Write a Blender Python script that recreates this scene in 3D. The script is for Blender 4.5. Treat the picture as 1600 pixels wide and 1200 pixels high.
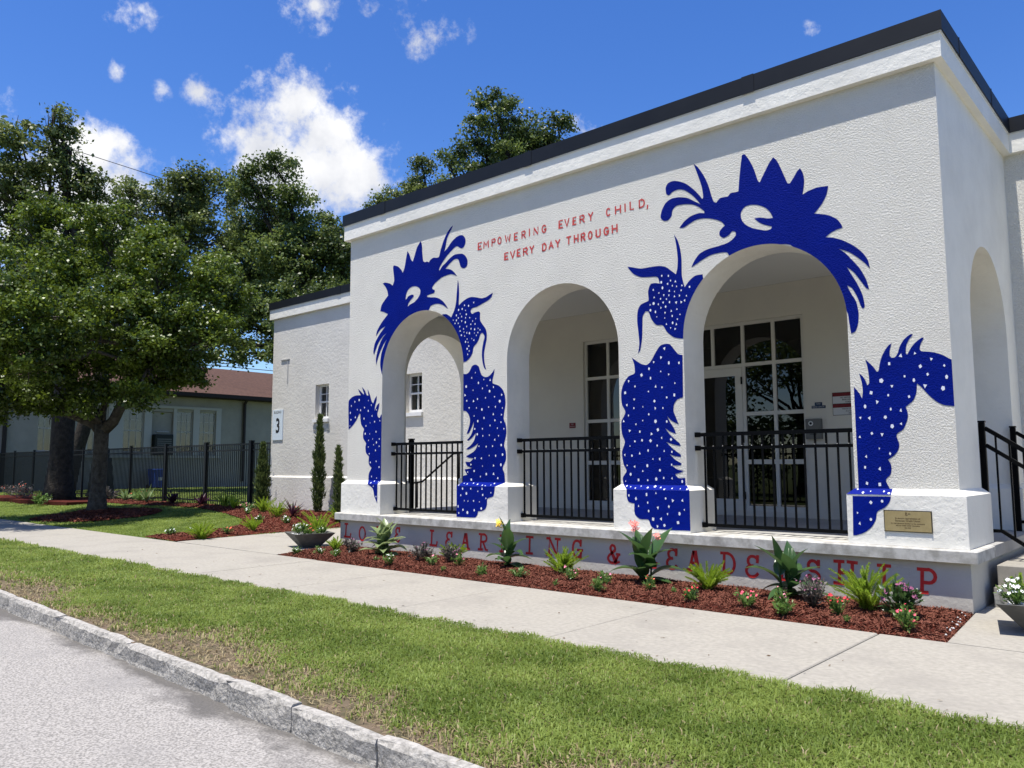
import bpy, bmesh, math, random
import numpy as np
from mathutils import Vector, Matrix
from mathutils.geometry import tessellate_polygon
R = math.radians
scene = bpy.context.scene
COL = scene.collection
for o in list(bpy.data.objects): bpy.data.objects.remove(o)

# ------------------------------------------------------------------ camera
CAM = Vector((1.929, -8.653, 1.4)); YAW, PITCH, ROLL = R(41.692), R(5.805), R(-0.214)
fw = Vector((-math.sin(YAW)*math.cos(PITCH), math.cos(YAW)*math.cos(PITCH), math.sin(PITCH)))
rt = Vector((math.cos(YAW), math.sin(YAW), 0)); up = rt.cross(fw)
r2 = rt*math.cos(ROLL) + up*math.sin(ROLL); u2 = -rt*math.sin(ROLL) + up*math.cos(ROLL)
cd = bpy.data.cameras.new("camera"); cam = bpy.data.objects.new("camera", cd); COL.objects.link(cam)
cam.matrix_world = Matrix(((r2.x, u2.x, -fw.x, CAM.x), (r2.y, u2.y, -fw.y, CAM.y), (r2.z, u2.z, -fw.z, CAM.z), (0, 0, 0, 1)))
cd.sensor_width = 36; cd.lens = 1243.9/1600*36; cd.clip_start = 0.1; cd.clip_end = 3000
scene.camera = cam
scene.render.resolution_x = 1024; scene.render.resolution_y = 768

# ------------------------------------------------------------------ light
SUN_EL, SUN_AZ = 76.5, 4.0        # azimuth measured from the facade normal (-y) towards -x
SKY = 0.075
w = bpy.data.worlds.new("World"); scene.world = w; w.use_nodes = True
wn, wl = w.node_tree.nodes, w.node_tree.links
wn.clear()
W = lambda t: wn.new(t)
wout = W('ShaderNodeOutputWorld'); bg = W('ShaderNodeBackground'); sky = W('ShaderNodeTexSky')
sky.sky_type = 'NISHITA'; sky.sun_disc = False
sky.sun_elevation = R(SUN_EL); sky.sun_rotation = R(180 + SUN_AZ)
sky.air_density = 1.0; sky.dust_density = 0.35; sky.ozone_density = 4.0; sky.altitude = 0
bg.inputs['Strength'].default_value = SKY
CLOUDS = []   # (direction x, y, z, angular radius)
sd = Vector((-math.sin(R(SUN_AZ))*math.cos(R(SUN_EL)), -math.cos(R(SUN_AZ))*math.cos(R(SUN_EL)), math.sin(R(SUN_EL))))
sl = bpy.data.lights.new("sun", 'SUN'); sl.energy = 5.0; sl.angle = R(0.53); sl.color = (1.0, 0.95, 0.87)
sun = bpy.data.objects.new("sun", sl); COL.objects.link(sun)
sun.rotation_euler = sd.to_track_quat('Z', 'Y').to_euler(); sun.location = (0, -20, 40)
scene.view_settings.view_transform = 'Standard'; scene.view_settings.look = 'None'
scene.view_settings.exposure = 0.58; scene.view_settings.gamma = 1.0
scene.view_settings.use_curve_mapping = False
scene.render.engine = 'CYCLES'

# ------------------------------------------------------------------ traced tables (metres)
HEAD_L = [(-7.801,5.11),(-7.768,5.046),(-7.756,4.914),(-7.733,4.765),(-7.691,4.733),(-7.639,4.734),(-7.591,4.712),(-7.557,4.748),(-7.485,4.771),(-7.413,4.756),(-7.353,4.762),(-7.313,4.868),(-7.244,5.01),(-7.165,5.121),(-7.087,5.19),(-7.028,5.217),(-7.067,5.158),(-7.125,5.085),(-7.165,5.023),(-7.194,4.916),(-7.227,4.823),(-7.144,4.878),(-7.066,4.947),(-6.968,5.005),(-6.872,5.024),(-6.795,5.003),(-6.747,4.941),(-6.747,4.872),(-6.785,4.818),(-6.833,4.806),(-6.881,4.829),(-6.929,4.859),(-6.987,4.849),(-7.084,4.797),(-7.183,4.731),(-7.262,4.661),(-7.321,4.601),(-7.351,4.543),(-7.331,4.532),(-7.281,4.587),(-7.182,4.64),(-7.084,4.699),(-6.986,4.731),(-6.89,4.727),(-6.813,4.713),(-6.746,4.667),(-6.699,4.59),(-6.708,4.51),(-6.755,4.477),(-6.812,4.486),(-6.85,4.513),(-6.879,4.58),(-6.899,4.632),(-6.938,4.655),(-6.996,4.656),(-7.083,4.616),(-7.152,4.572),(-7.201,4.538),(-7.122,4.521),(-7.043,4.484),(-6.975,4.424),(-6.93,4.371),(-6.985,4.402),(-7.063,4.428),(-7.161,4.427),(-7.28,4.411),(-7.38,4.371),(-7.46,4.328),(-7.511,4.279),(-7.501,4.256),(-7.443,4.219),(-7.459,4.186),(-7.51,4.177),(-7.571,4.175),(-7.633,4.162),(-7.623,4.14),(-7.54,4.121),(-7.438,4.106),(-7.337,4.07),(-7.247,4.009),(-7.177,3.937),(-7.132,3.878),(-7.197,3.919),(-7.256,3.955),(-7.357,3.989),(-7.458,3.996),(-7.539,3.979),(-7.59,3.925),(-7.823,3.868),(-8.061,3.791),(-8.304,3.657),(-8.484,3.479),(-8.616,3.272),(-8.697,3.059),(-8.763,2.945),(-8.816,3.121),(-8.776,3.347),(-8.647,3.549),(-8.742,3.459),(-8.851,3.297),(-8.924,3.13),(-8.931,3.247),(-8.863,3.442),(-8.767,3.577),(-8.657,3.656),(-8.745,3.617),(-8.878,3.502),(-8.987,3.31),(-9.006,3.37),(-8.968,3.511),(-8.858,3.644),(-8.691,3.778),(-8.815,3.741),(-8.939,3.633),(-8.914,3.723),(-8.795,3.854),(-8.619,3.985),(-8.731,4.035),(-8.83,4.062),(-8.801,4.16),(-8.735,4.224),(-8.625,4.31),(-8.649,4.4),(-8.704,4.481),(-8.773,4.541),(-8.719,4.551),(-8.585,4.515),(-8.509,4.466),(-8.467,4.546),(-8.502,4.782),(-8.481,4.814),(-8.371,4.775),(-8.284,4.702),(-8.244,4.647),(-8.199,4.731),(-8.159,4.895),(-8.13,4.999),(-8.074,4.923),(-8.031,4.83),(-7.993,4.795),(-7.948,4.886),(-7.888,5.016)]
EYE_L = [(-8.164,4.174),(-8.154,4.253),(-8.101,4.333),(-8.005,4.369),(-7.908,4.361),(-7.834,4.328),(-7.795,4.272),(-7.811,4.203),(-7.874,4.14),(-7.958,4.094),(-8.054,4.072),(-8.108,4.046),(-8.098,4.092),(-8.034,4.148),(-7.959,4.196),(-7.964,4.225),(-8.013,4.235),(-8.099,4.216),(-8.149,4.175)]
BERRY_L = [(-7.063,3.731),(-7.011,3.804),(-6.972,3.881),(-6.948,3.974),(-6.953,3.947),(-6.939,4.082),(-6.922,4.244),(-6.911,4.317),(-6.891,4.225),(-6.883,4.074),(-6.892,3.938),(-6.886,3.897),(-6.848,3.925),(-6.772,3.962),(-6.679,3.989),(-6.604,3.992),(-6.512,3.972),(-6.384,3.94),(-6.294,3.947),(-6.214,3.975),(-6.155,3.993),(-6.187,3.932),(-6.258,3.889),(-6.384,3.854),(-6.493,3.823),(-6.585,3.815),(-6.622,3.793),(-6.622,3.753),(-6.594,3.725),(-6.53,3.741),(-6.457,3.745),(-6.424,3.72),(-6.424,3.701),(-6.424,3.608),(-6.375,3.536),(-6.312,3.463),(-6.286,3.394),(-6.286,3.302),(-6.313,3.201),(-6.339,3.099),(-6.339,2.995),(-6.322,2.902),(-6.295,2.831),(-6.339,2.864),(-6.37,2.945),(-6.388,3.051),(-6.381,3.155),(-6.357,3.258),(-6.33,3.333),(-6.345,3.374),(-6.384,3.403),(-6.42,3.383),(-6.447,3.32),(-6.493,3.259),(-6.566,3.2),(-6.584,3.123),(-6.639,3.048),(-6.713,3.002),(-6.803,2.983),(-6.826,3.119),(-6.864,3.258),(-6.922,3.399),(-7.0,3.53),(-7.097,3.651),(-7.196,3.746),(-7.267,3.806),(-7.176,3.796),(-7.108,3.762)]
BODY_L = [(-6.796,2.807),(-6.714,2.8),(-6.654,2.832),(-6.594,2.913),(-6.52,2.928),(-6.455,2.895),(-6.425,2.824),(-6.387,2.753),(-6.315,2.72),(-6.229,2.735),(-6.157,2.792),(-6.126,2.831),(-6.135,2.759),(-6.166,2.667),(-6.158,2.614),(-6.045,2.575),(-5.961,2.508),(-5.915,2.413),(-5.907,2.289),(-5.944,2.087),(-5.9,1.983),(-5.89,1.861),(-5.937,1.69),(-5.902,1.598),(-5.902,1.477),(-5.965,1.357),(-5.93,1.276),(-5.919,1.196),(-6.799,1.188),(-6.778,1.235),(-6.694,1.252),(-6.754,1.336),(-6.665,1.346),(-6.591,1.357),(-6.695,1.388),(-6.74,1.452),(-6.636,1.451),(-6.562,1.503),(-6.665,1.514),(-6.725,1.536),(-6.592,1.587),(-6.518,1.638),(-6.46,1.731),(-6.548,1.681),(-6.666,1.641),(-6.725,1.642),(-6.621,1.703),(-6.548,1.775),(-6.51,1.89),(-6.577,1.828),(-6.666,1.774),(-6.705,1.779),(-6.622,1.851),(-6.572,1.944),(-6.557,2.06),(-6.607,1.966),(-6.666,1.884),(-6.711,1.881),(-6.667,1.968),(-6.637,2.073),(-6.667,2.17),(-6.727,2.226),(-6.794,2.234)]
TAIL_L = [(-9.675,2.035),(-9.689,2.536),(-9.609,2.602),(-9.481,2.634),(-9.337,2.629),(-9.386,2.688),(-9.419,2.749),(-9.322,2.683),(-9.251,2.63),(-9.275,2.7),(-9.315,2.778),(-9.228,2.707),(-9.17,2.619),(-9.126,2.612),(-9.14,2.672),(-9.15,2.728),(-9.086,2.629),(-9.03,2.499),(-8.99,2.468),(-8.96,2.525),(-8.901,2.595),(-8.899,2.521),(-8.937,2.426),(-8.947,2.33),(-8.926,2.368),(-8.882,2.433),(-8.822,2.468),(-8.836,2.383),(-8.873,2.288),(-8.854,2.23),(-8.811,2.209),(-8.773,2.261),(-8.758,2.268),(-8.737,1.195),(-9.093,1.188),(-9.085,1.255),(-9.011,1.361),(-9.089,1.428),(-9.092,1.534),(-9.083,1.553),(-9.171,1.621),(-9.189,1.718),(-9.175,1.786),(-9.255,1.875),(-9.257,1.973),(-9.237,2.031),(-9.314,2.112),(-9.342,2.211),(-9.344,2.3),(-9.376,2.301),(-9.453,2.196),(-9.563,2.101)]
HEAD_R = [(-2.08,5.06),(-2.058,5.043),(-2.006,4.954),(-1.956,4.833),(-1.917,4.696),(-1.895,4.669),(-1.84,4.761),(-1.772,4.871),(-1.721,4.927),(-1.677,4.867),(-1.629,4.75),(-1.592,4.647),(-1.564,4.578),(-1.537,4.571),(-1.49,4.632),(-1.447,4.693),(-1.416,4.716),(-1.388,4.657),(-1.375,4.573),(-1.386,4.473),(-1.402,4.406),(-1.338,4.431),(-1.238,4.448),(-1.113,4.438),(-1.136,4.344),(-1.188,4.256),(-1.249,4.189),(-1.28,4.16),(-1.203,4.139),(-1.118,4.105),(-1.035,4.044),(-0.992,3.976),(-0.98,3.94),(-1.05,3.929),(-1.117,3.903),(-1.167,3.87),(-1.082,3.847),(-0.981,3.798),(-0.874,3.719),(-0.787,3.627),(-0.738,3.541),(-0.719,3.443),(-0.766,3.508),(-0.843,3.589),(-0.931,3.663),(-1.031,3.714),(-0.969,3.66),(-0.899,3.57),(-0.822,3.461),(-0.765,3.337),(-0.738,3.224),(-0.769,3.244),(-0.819,3.327),(-0.887,3.434),(-0.957,3.503),(-0.915,3.419),(-0.857,3.304),(-0.808,3.174),(-0.791,3.048),(-0.812,3.027),(-0.832,3.063),(-0.863,3.163),(-0.913,3.265),(-0.963,3.302),(-0.925,3.21),(-0.875,3.107),(-0.857,2.991),(-0.867,2.879),(-0.898,2.798),(-0.943,2.775),(-0.957,2.89),(-0.97,3.025),(-1.0,3.163),(-1.059,3.307),(-1.145,3.477),(-1.273,3.636),(-1.405,3.76),(-1.562,3.86),(-1.766,3.919),(-1.957,3.924),(-2.132,3.894),(-2.3,3.871),(-2.333,3.914),(-2.424,3.926),(-2.54,3.921),(-2.659,3.881),(-2.756,3.837),(-2.81,3.813),(-2.766,3.889),(-2.692,3.964),(-2.584,3.999),(-2.444,4.012),(-2.329,4.027),(-2.26,4.057),(-2.214,4.101),(-2.217,4.145),(-2.257,4.157),(-2.303,4.119),(-2.372,4.1),(-2.421,4.142),(-2.42,4.186),(-2.387,4.222),(-2.349,4.247),(-2.389,4.299),(-2.457,4.341),(-2.549,4.376),(-2.643,4.396),(-2.739,4.395),(-2.838,4.359),(-2.912,4.334),(-2.961,4.344),(-2.898,4.406),(-2.81,4.455),(-2.689,4.473),(-2.617,4.457),(-2.612,4.478),(-2.686,4.55),(-2.781,4.605),(-2.903,4.633),(-3.003,4.632),(-3.055,4.587),(-3.069,4.522),(-3.121,4.475),(-3.185,4.482),(-3.227,4.533),(-3.207,4.62),(-3.153,4.701),(-3.076,4.74),(-2.975,4.74),(-2.852,4.705),(-2.756,4.644),(-2.661,4.578),(-2.708,4.644),(-2.778,4.728),(-2.874,4.807),(-2.96,4.839),(-3.048,4.826),(-3.1,4.792),(-3.137,4.824),(-3.143,4.906),(-3.108,4.955),(-3.032,4.966),(-2.945,4.938),(-2.847,4.88),(-2.752,4.789),(-2.682,4.705),(-2.636,4.639),(-2.623,4.669),(-2.642,4.808),(-2.686,4.953),(-2.742,5.118),(-2.683,5.054),(-2.603,4.921),(-2.548,4.785),(-2.516,4.667),(-2.484,4.571),(-2.45,4.552),(-2.402,4.596),(-2.333,4.595),(-2.299,4.594),(-2.264,4.625),(-2.196,4.624),(-2.162,4.627),(-2.146,4.774),(-2.122,4.941),(-2.102,5.055)]
EYE_R = [(-2.14,4.3),(-2.138,4.364),(-2.092,4.417),(-2.014,4.426),(-1.918,4.4),(-1.834,4.349),(-1.783,4.286),(-1.75,4.212),(-1.817,4.22),(-1.902,4.249),(-1.977,4.254),(-1.925,4.201),(-1.862,4.157),(-1.769,4.116),(-1.78,4.088),(-1.844,4.084),(-1.928,4.112),(-2.013,4.15),(-2.088,4.204),(-2.124,4.254)]
BERRY_R = [(-3.741,3.979),(-3.673,3.962),(-3.539,3.921),(-3.407,3.917),(-3.277,3.911),(-3.175,3.882),(-3.101,3.824),(-3.027,3.762),(-3.006,3.831),(-2.997,3.941),(-3.006,4.078),(-3.027,4.217),(-3.043,4.277),(-2.991,4.188),(-2.957,4.069),(-2.943,3.932),(-2.946,3.753),(-2.931,3.662),(-2.909,3.581),(-2.846,3.649),(-2.76,3.701),(-2.658,3.702),(-2.668,3.598),(-2.742,3.501),(-2.843,3.34),(-2.921,3.152),(-2.945,2.942),(-2.969,2.944),(-3.074,2.971),(-3.172,3.049),(-3.233,3.141),(-3.322,3.156),(-3.397,3.245),(-3.434,3.341),(-3.478,3.354),(-3.522,3.295),(-3.53,3.182),(-3.539,3.023),(-3.569,2.866),(-3.605,2.819),(-3.583,2.936),(-3.591,3.074),(-3.608,3.237),(-3.597,3.374),(-3.55,3.448),(-3.444,3.479),(-3.43,3.489),(-3.435,3.604),(-3.399,3.69),(-3.334,3.699),(-3.262,3.68),(-3.293,3.77),(-3.41,3.789),(-3.542,3.81),(-3.648,3.869),(-3.701,3.925)]
BODY_R = [(-2.963,2.739),(-3.022,2.755),(-3.092,2.837),(-3.138,2.889),(-3.199,2.902),(-3.273,2.888),(-3.337,2.818),(-3.415,2.705),(-3.479,2.661),(-3.555,2.678),(-3.631,2.725),(-3.702,2.776),(-3.67,2.695),(-3.659,2.617),(-3.665,2.566),(-3.765,2.53),(-3.847,2.42),(-3.875,2.31),(-3.865,2.176),(-3.814,2.074),(-3.878,1.955),(-3.873,1.8),(-3.831,1.689),(-3.878,1.558),(-3.855,1.404),(-3.812,1.321),(-3.872,1.229),(-3.86,1.153),(-2.966,1.164),(-2.971,1.236),(-3.065,1.235),(-3.108,1.281),(-3.039,1.298),(-2.985,1.323),(-3.073,1.339),(-3.155,1.391),(-3.084,1.387),(-3.025,1.391),(-3.013,1.411),(-3.094,1.453),(-3.175,1.523),(-3.104,1.501),(-3.022,1.49),(-3.021,1.515),(-3.126,1.589),(-3.22,1.675),(-3.136,1.648),(-3.023,1.621),(-3.029,1.65),(-3.157,1.758),(-3.234,1.849),(-3.156,1.8),(-3.08,1.773),(-3.107,1.841),(-3.164,1.927),(-3.199,1.998),(-3.14,1.937),(-3.039,1.887),(-3.068,1.955),(-3.106,2.051),(-3.099,2.135),(-3.049,2.196),(-2.971,2.217)]
TAIL_R = [(0.002,2.405),(-0.025,2.426),(-0.079,2.464),(-0.146,2.495),(-0.207,2.51),(-0.268,2.521),(-0.284,2.542),(-0.273,2.595),(-0.239,2.655),(-0.261,2.657),(-0.316,2.619),(-0.364,2.565),(-0.403,2.5),(-0.414,2.511),(-0.408,2.589),(-0.377,2.655),(-0.337,2.702),(-0.366,2.703),(-0.423,2.66),(-0.467,2.595),(-0.494,2.519),(-0.523,2.482),(-0.551,2.481),(-0.569,2.506),(-0.566,2.565),(-0.544,2.633),(-0.582,2.607),(-0.633,2.532),(-0.665,2.455),(-0.687,2.356),(-0.703,2.348),(-0.743,2.411),(-0.814,2.489),(-0.796,2.416),(-0.786,2.314),(-0.785,2.233),(-0.805,2.215),(-0.826,2.277),(-0.853,2.319),(-0.881,2.344),(-0.861,2.259),(-0.853,2.157),(-0.864,2.082),(-0.891,2.139),(-0.942,2.209),(-0.942,1.832),(-0.942,1.139),(-0.607,1.141),(-0.633,1.185),(-0.668,1.233),(-0.623,1.287),(-0.609,1.34),(-0.613,1.398),(-0.639,1.44),(-0.572,1.486),(-0.533,1.543),(-0.523,1.601),(-0.544,1.69),(-0.477,1.746),(-0.442,1.819),(-0.428,1.867),(-0.428,1.916),(-0.444,1.97),(-0.373,2.029),(-0.338,2.105),(-0.327,2.201),(-0.286,2.159),(-0.229,2.083),(-0.163,2.013),(-0.096,1.971),(-0.002,1.954)]
BODY_L_BEV = [(-6.755,1.189),(-5.888,1.197),(-5.921,1.156),(-5.989,1.135),(-6.086,1.118),(-6.869,1.108)]
TAIL_L_BEV = [(-9.048,1.189),(-8.705,1.192),(-8.751,1.122),(-9.068,1.118)]
BODY_R_BEV = [(-3.85,1.154),(-2.953,1.165),(-2.921,1.094),(-3.794,1.09)]
TAIL_R_BEV = [(-0.926,1.14),(-0.594,1.143),(-0.614,1.07),(-0.989,1.066)]
BODY_L_PL = [(-6.839,1.109),(-6.059,1.119),(-6.067,1.015),(-6.095,0.944),(-6.207,0.907),(-6.215,0.83),(-6.249,0.758),(-6.32,0.725),(-6.397,0.718),(-6.414,0.661),(-6.463,0.622),(-6.837,0.619)]
TAIL_L_PL = [(-9.023,1.119),(-8.708,1.123),(-8.715,0.757),(-8.775,0.789),(-8.837,0.881),(-8.885,1.012),(-8.992,1.067)]
BODY_R_PL = [(-3.771,1.091),(-2.896,1.096),(-2.904,0.611),(-3.362,0.608),(-3.422,0.647),(-3.457,0.718),(-3.581,0.724),(-3.655,0.784),(-3.658,0.912),(-3.741,0.931),(-3.778,0.994)]
TAIL_R_PL = [(-0.983,1.067),(-0.607,1.069),(-0.625,1.013),(-0.669,0.959),(-0.745,0.913),(-0.763,0.835),(-0.809,0.756),(-0.887,0.694),(-0.965,0.665),(-0.995,0.664)]
TEXT_A = [('E',-6.47,-6.39,4.715),('M',-6.353,-6.243,4.718),('P',-6.18,-6.098,4.719),('O',-6.057,-5.98,4.723),('W',-5.905,-5.795,4.721),('E',-5.721,-5.652,4.72),('R',-5.574,-5.497,4.72),('I',-5.444,-5.411,4.729),('N',-5.345,-5.256,4.726),('G',-5.19,-5.103,4.726),('E',-4.876,-4.805,4.731),('V',-4.774,-4.691,4.732),('E',-4.628,-4.569,4.728),('R',-4.509,-4.424,4.725),('Y',-4.361,-4.281,4.729),('C',-4.063,-3.995,4.729),('H',-3.919,-3.828,4.729),('I',-3.781,-3.754,4.73),('L',-3.687,-3.626,4.736),('D',-3.545,-3.459,4.731),(',',-3.429,-3.403,4.719)]
TEXT_B = [('E',-5.916,-5.841,4.457),('V',-5.801,-5.707,4.458),('E',-5.666,-5.6,4.466),('R',-5.547,-5.456,4.459),('Y',-5.423,-5.338,4.465),('D',-5.184,-5.106,4.458),('A',-5.064,-4.978,4.464),('Y',-4.942,-4.857,4.463),('T',-4.742,-4.664,4.472),('H',-4.612,-4.535,4.472),('R',-4.492,-4.416,4.47),('O',-4.369,-4.298,4.471),('U',-4.24,-4.162,4.472),('G',-4.109,-4.024,4.475),('H',-3.976,-3.888,4.482)]
TEXT_C = [('L',-9.641,-9.459,0.167),('O',-9.24,-9.059,0.132),('V',-8.754,-8.582,0.151),('3',-8.295,-8.165,0.164),('L',-7.438,-7.273,0.161),('3',-7.094,-6.944,0.152),('A',-6.758,-6.576,0.157),('R',-6.389,-6.206,0.164),('N',-5.96,-5.786,0.164),('I',-5.466,-5.326,0.175),('N',-5.09,-4.86,0.177),('G',-4.65,-4.485,0.175),('&',-4.086,-3.904,0.151),('L',-3.479,-3.347,0.145),('3',-3.217,-3.064,0.154),('A',-2.933,-2.756,0.156),('D',-2.507,-2.317,0.158),('3',-2.195,-2.035,0.148),('R',-1.816,-1.65,0.149),('S',-1.498,-1.354,0.15),('H',-1.207,-0.987,0.164),('I',-0.78,-0.642,0.157),('P',-0.408,-0.23,0.149)]
CLOUDS = [(-0.805,0.4425,0.3951,0.05),(-0.7924,0.4673,0.392,0.045),(-0.7726,0.4877,0.4066,0.055),(-0.8016,0.4823,0.3533,0.06),(-0.8077,0.4609,0.3677,0.05),(-0.7634,0.5211,0.3816,0.062),(-0.776,0.5263,0.3477,0.068),(-0.7506,0.558,0.354,0.06),(-0.7376,0.5864,0.3349,0.05),(-0.7629,0.5585,0.3257,0.05),(-0.7299,0.5271,0.4353,0.04),(-0.7323,0.5478,0.4045,0.035),(-0.8174,0.4004,0.4142,0.022),(-0.8121,0.4149,0.4103,0.02),(-0.8235,0.3066,0.4772,0.035),(-0.8145,0.3287,0.478,0.035),(-0.7309,0.4581,0.5059,0.035),(-0.7132,0.4832,0.5078,0.04),(-0.6836,0.5219,0.5102,0.022),(-0.6515,0.5599,0.5119,0.04),(-0.639,0.5878,0.4961,0.045),(-0.6552,0.5779,0.4866,0.03),(-0.8488,0.3226,0.4189,0.016),(-0.8375,0.3657,0.406,0.014),(-0.8826,0.3334,0.3314,0.05),(-0.8865,0.3462,0.307,0.06),(-0.8942,0.312,0.3211,0.06),(-0.9251,0.2689,0.268,0.08),(-0.9022,0.3302,0.2777,0.06),(-0.903,0.243,0.3544,0.035),(-0.8841,0.3667,0.2898,0.035),(-0.5407,0.7406,0.399,0.028),(-0.5264,0.753,0.3948,0.02),(-0.3043,0.8302,0.467,0.014),(-0.7382,0.5971,0.3139,0.04)]
LOBES = {'oakA':[(-21.72,-1.32,5.34,1.3),(-22.72,-1.71,6.67,1.24),(-22.0,-2.09,4.25,1.27),(-21.52,-0.66,6.84,1.24),(-20.74,-0.97,4.24,1.01),(-21.28,0.03,8.22,0.87),(-19.51,-0.05,5.58,1.27),(-19.64,0.96,7.18,1.1),(-19.01,1.1,5.33,1.18),(-19.1,2.19,6.59,0.99),(-18.6,2.17,5.06,0.88),(-23.17,-1.02,8.56,1.02),(-19.82,0.57,3.96,0.73),(-20.56,-0.67,3.23,0.61),(-21.57,-1.57,3.24,0.76),(-18.99,3.03,6.15,0.7),(-23.27,-2.7,5.35,1.38),(-19.88,1.82,4.25,0.65),(-22.76,0.81,7.71,1.16),(-23.87,0.02,6.18,1.35),(-20.74,-1.54,3.52,0.79),(-20.96,0.29,3.49,0.6),(-19.89,1.22,3.66,0.67),(-22.66,-1.84,3.11,0.78),(-19.23,-1.08,5.06,0.96),(-18.58,0.25,4.49,0.82),(-19.56,2.15,3.89,0.47),(-21.09,-1.09,2.9,0.47),(-18.76,-3.26,4.42,1.01),(-18.71,-2.47,3.91,0.74),(-19.86,-3.42,3.32,0.89),(-18.83,-2.78,5.39,0.89),(-20.66,-3.72,5.2,1.22),(-18.65,-1.84,4.58,0.76),(-20.16,-4.51,4.42,1.3),(-18.7,1.52,4.29,0.59),(-18.84,0.17,3.35,0.56),(-19.28,1.0,4.3,0.78),(-20.9,0.22,4.37,0.88)],'oakB':[(-27.91,0.87,13.03,0.95),(-28.48,0.49,12.13,1.08),(-27.86,1.75,11.86,0.96),(-29.11,-0.16,12.81,1.08),(-29.15,0.05,11.02,1.35),(-28.81,1.71,10.89,1.17),(-30.06,-0.79,11.24,1.58),(-28.0,2.37,11.35,0.65),(-29.69,1.11,9.5,1.4),(-30.48,0.42,9.5,1.4),(-28.59,2.16,9.03,1.17),(-32.25,0.37,8.11,1.45),(-27.94,0.74,13.81,0.41)],'oakC':[(-35.04,7.87,13.82,1.47),(-34.18,8.52,14.72,1.22),(-34.24,9.85,14.45,1.57),(-34.13,8.9,12.29,1.83),(-34.53,7.27,11.71,1.49),(-32.76,10.12,12.28,1.68),(-32.23,9.6,9.63,1.78),(-33.68,8.88,15.33,0.67),(-33.34,8.61,9.64,1.78),(-34.7,7.45,9.35,1.78),(-31.67,9.06,7.39,1.16),(-33.71,8.57,7.57,1.34),(-36.03,6.91,14.43,0.92),(-33.31,11.15,11.01,1.88),(-36.44,9.33,13.83,1.93),(-37.52,7.39,11.03,1.88),(-33.06,12.77,10.61,1.93),(-37.82,6.79,13.53,1.25)],'oakD':[(-29.2,10.25,14.87,1.04),(-29.93,9.75,13.72,1.22),(-28.76,10.83,13.43,1.22),(-28.56,11.25,11.7,1.59),(-27.77,12.1,10.54,1.39),(-28.61,10.01,10.58,1.55),(-30.32,9.33,14.3,0.81),(-28.25,12.75,12.57,0.89),(-26.86,11.84,8.61,1.41),(-27.26,10.16,8.41,1.37),(-28.5,9.09,8.14,1.31),(-28.01,8.42,6.36,0.85),(-29.16,9.98,7.22,1.01),(-29.45,10.93,8.25,1.3),(-30.15,9.18,6.52,0.79),(-27.46,12.82,7.37,1.16),(-26.7,8.96,6.07,0.78),(-29.56,8.22,7.6,1.09),(-25.79,8.94,7.23,1.03),(-29.71,6.93,6.24,0.58),(-29.14,7.49,5.84,0.42),(-28.8,13.93,10.14,1.53),(-29.9,12.87,10.75,1.83),(-30.94,10.4,12.29,1.49),(-30.44,11.41,13.03,1.51),(-28.9,13.6,11.96,1.37),(-31.99,9.78,9.93,1.78),(-27.1,12.66,10.83,1.16)],'oakE':[(-18.3,13.18,15.2,0.95),(-18.84,12.85,14.09,1.05),(-18.04,14.2,14.28,1.11),(-17.39,15.41,14.61,1.08),(-18.36,13.43,12.97,1.25),(-19.33,12.63,12.48,1.12),(-17.88,15.18,13.08,1.16),(-17.06,15.81,13.84,0.77),(-19.83,12.08,13.22,0.4),(-19.64,12.42,11.98,0.87),(-18.92,14.8,14.04,1.57),(-18.27,16.07,13.97,1.33),(-19.51,13.91,11.81,1.54)],'oakF':[(-22.05,12.73,13.73,0.53),(-22.3,12.61,12.93,0.74),(-21.52,13.33,12.8,0.74),(-22.93,12.12,12.41,0.58),(-23.55,11.61,12.15,0.42),(-22.08,12.96,11.88,1.06),(-23.19,12.0,11.62,0.8)]}


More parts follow.
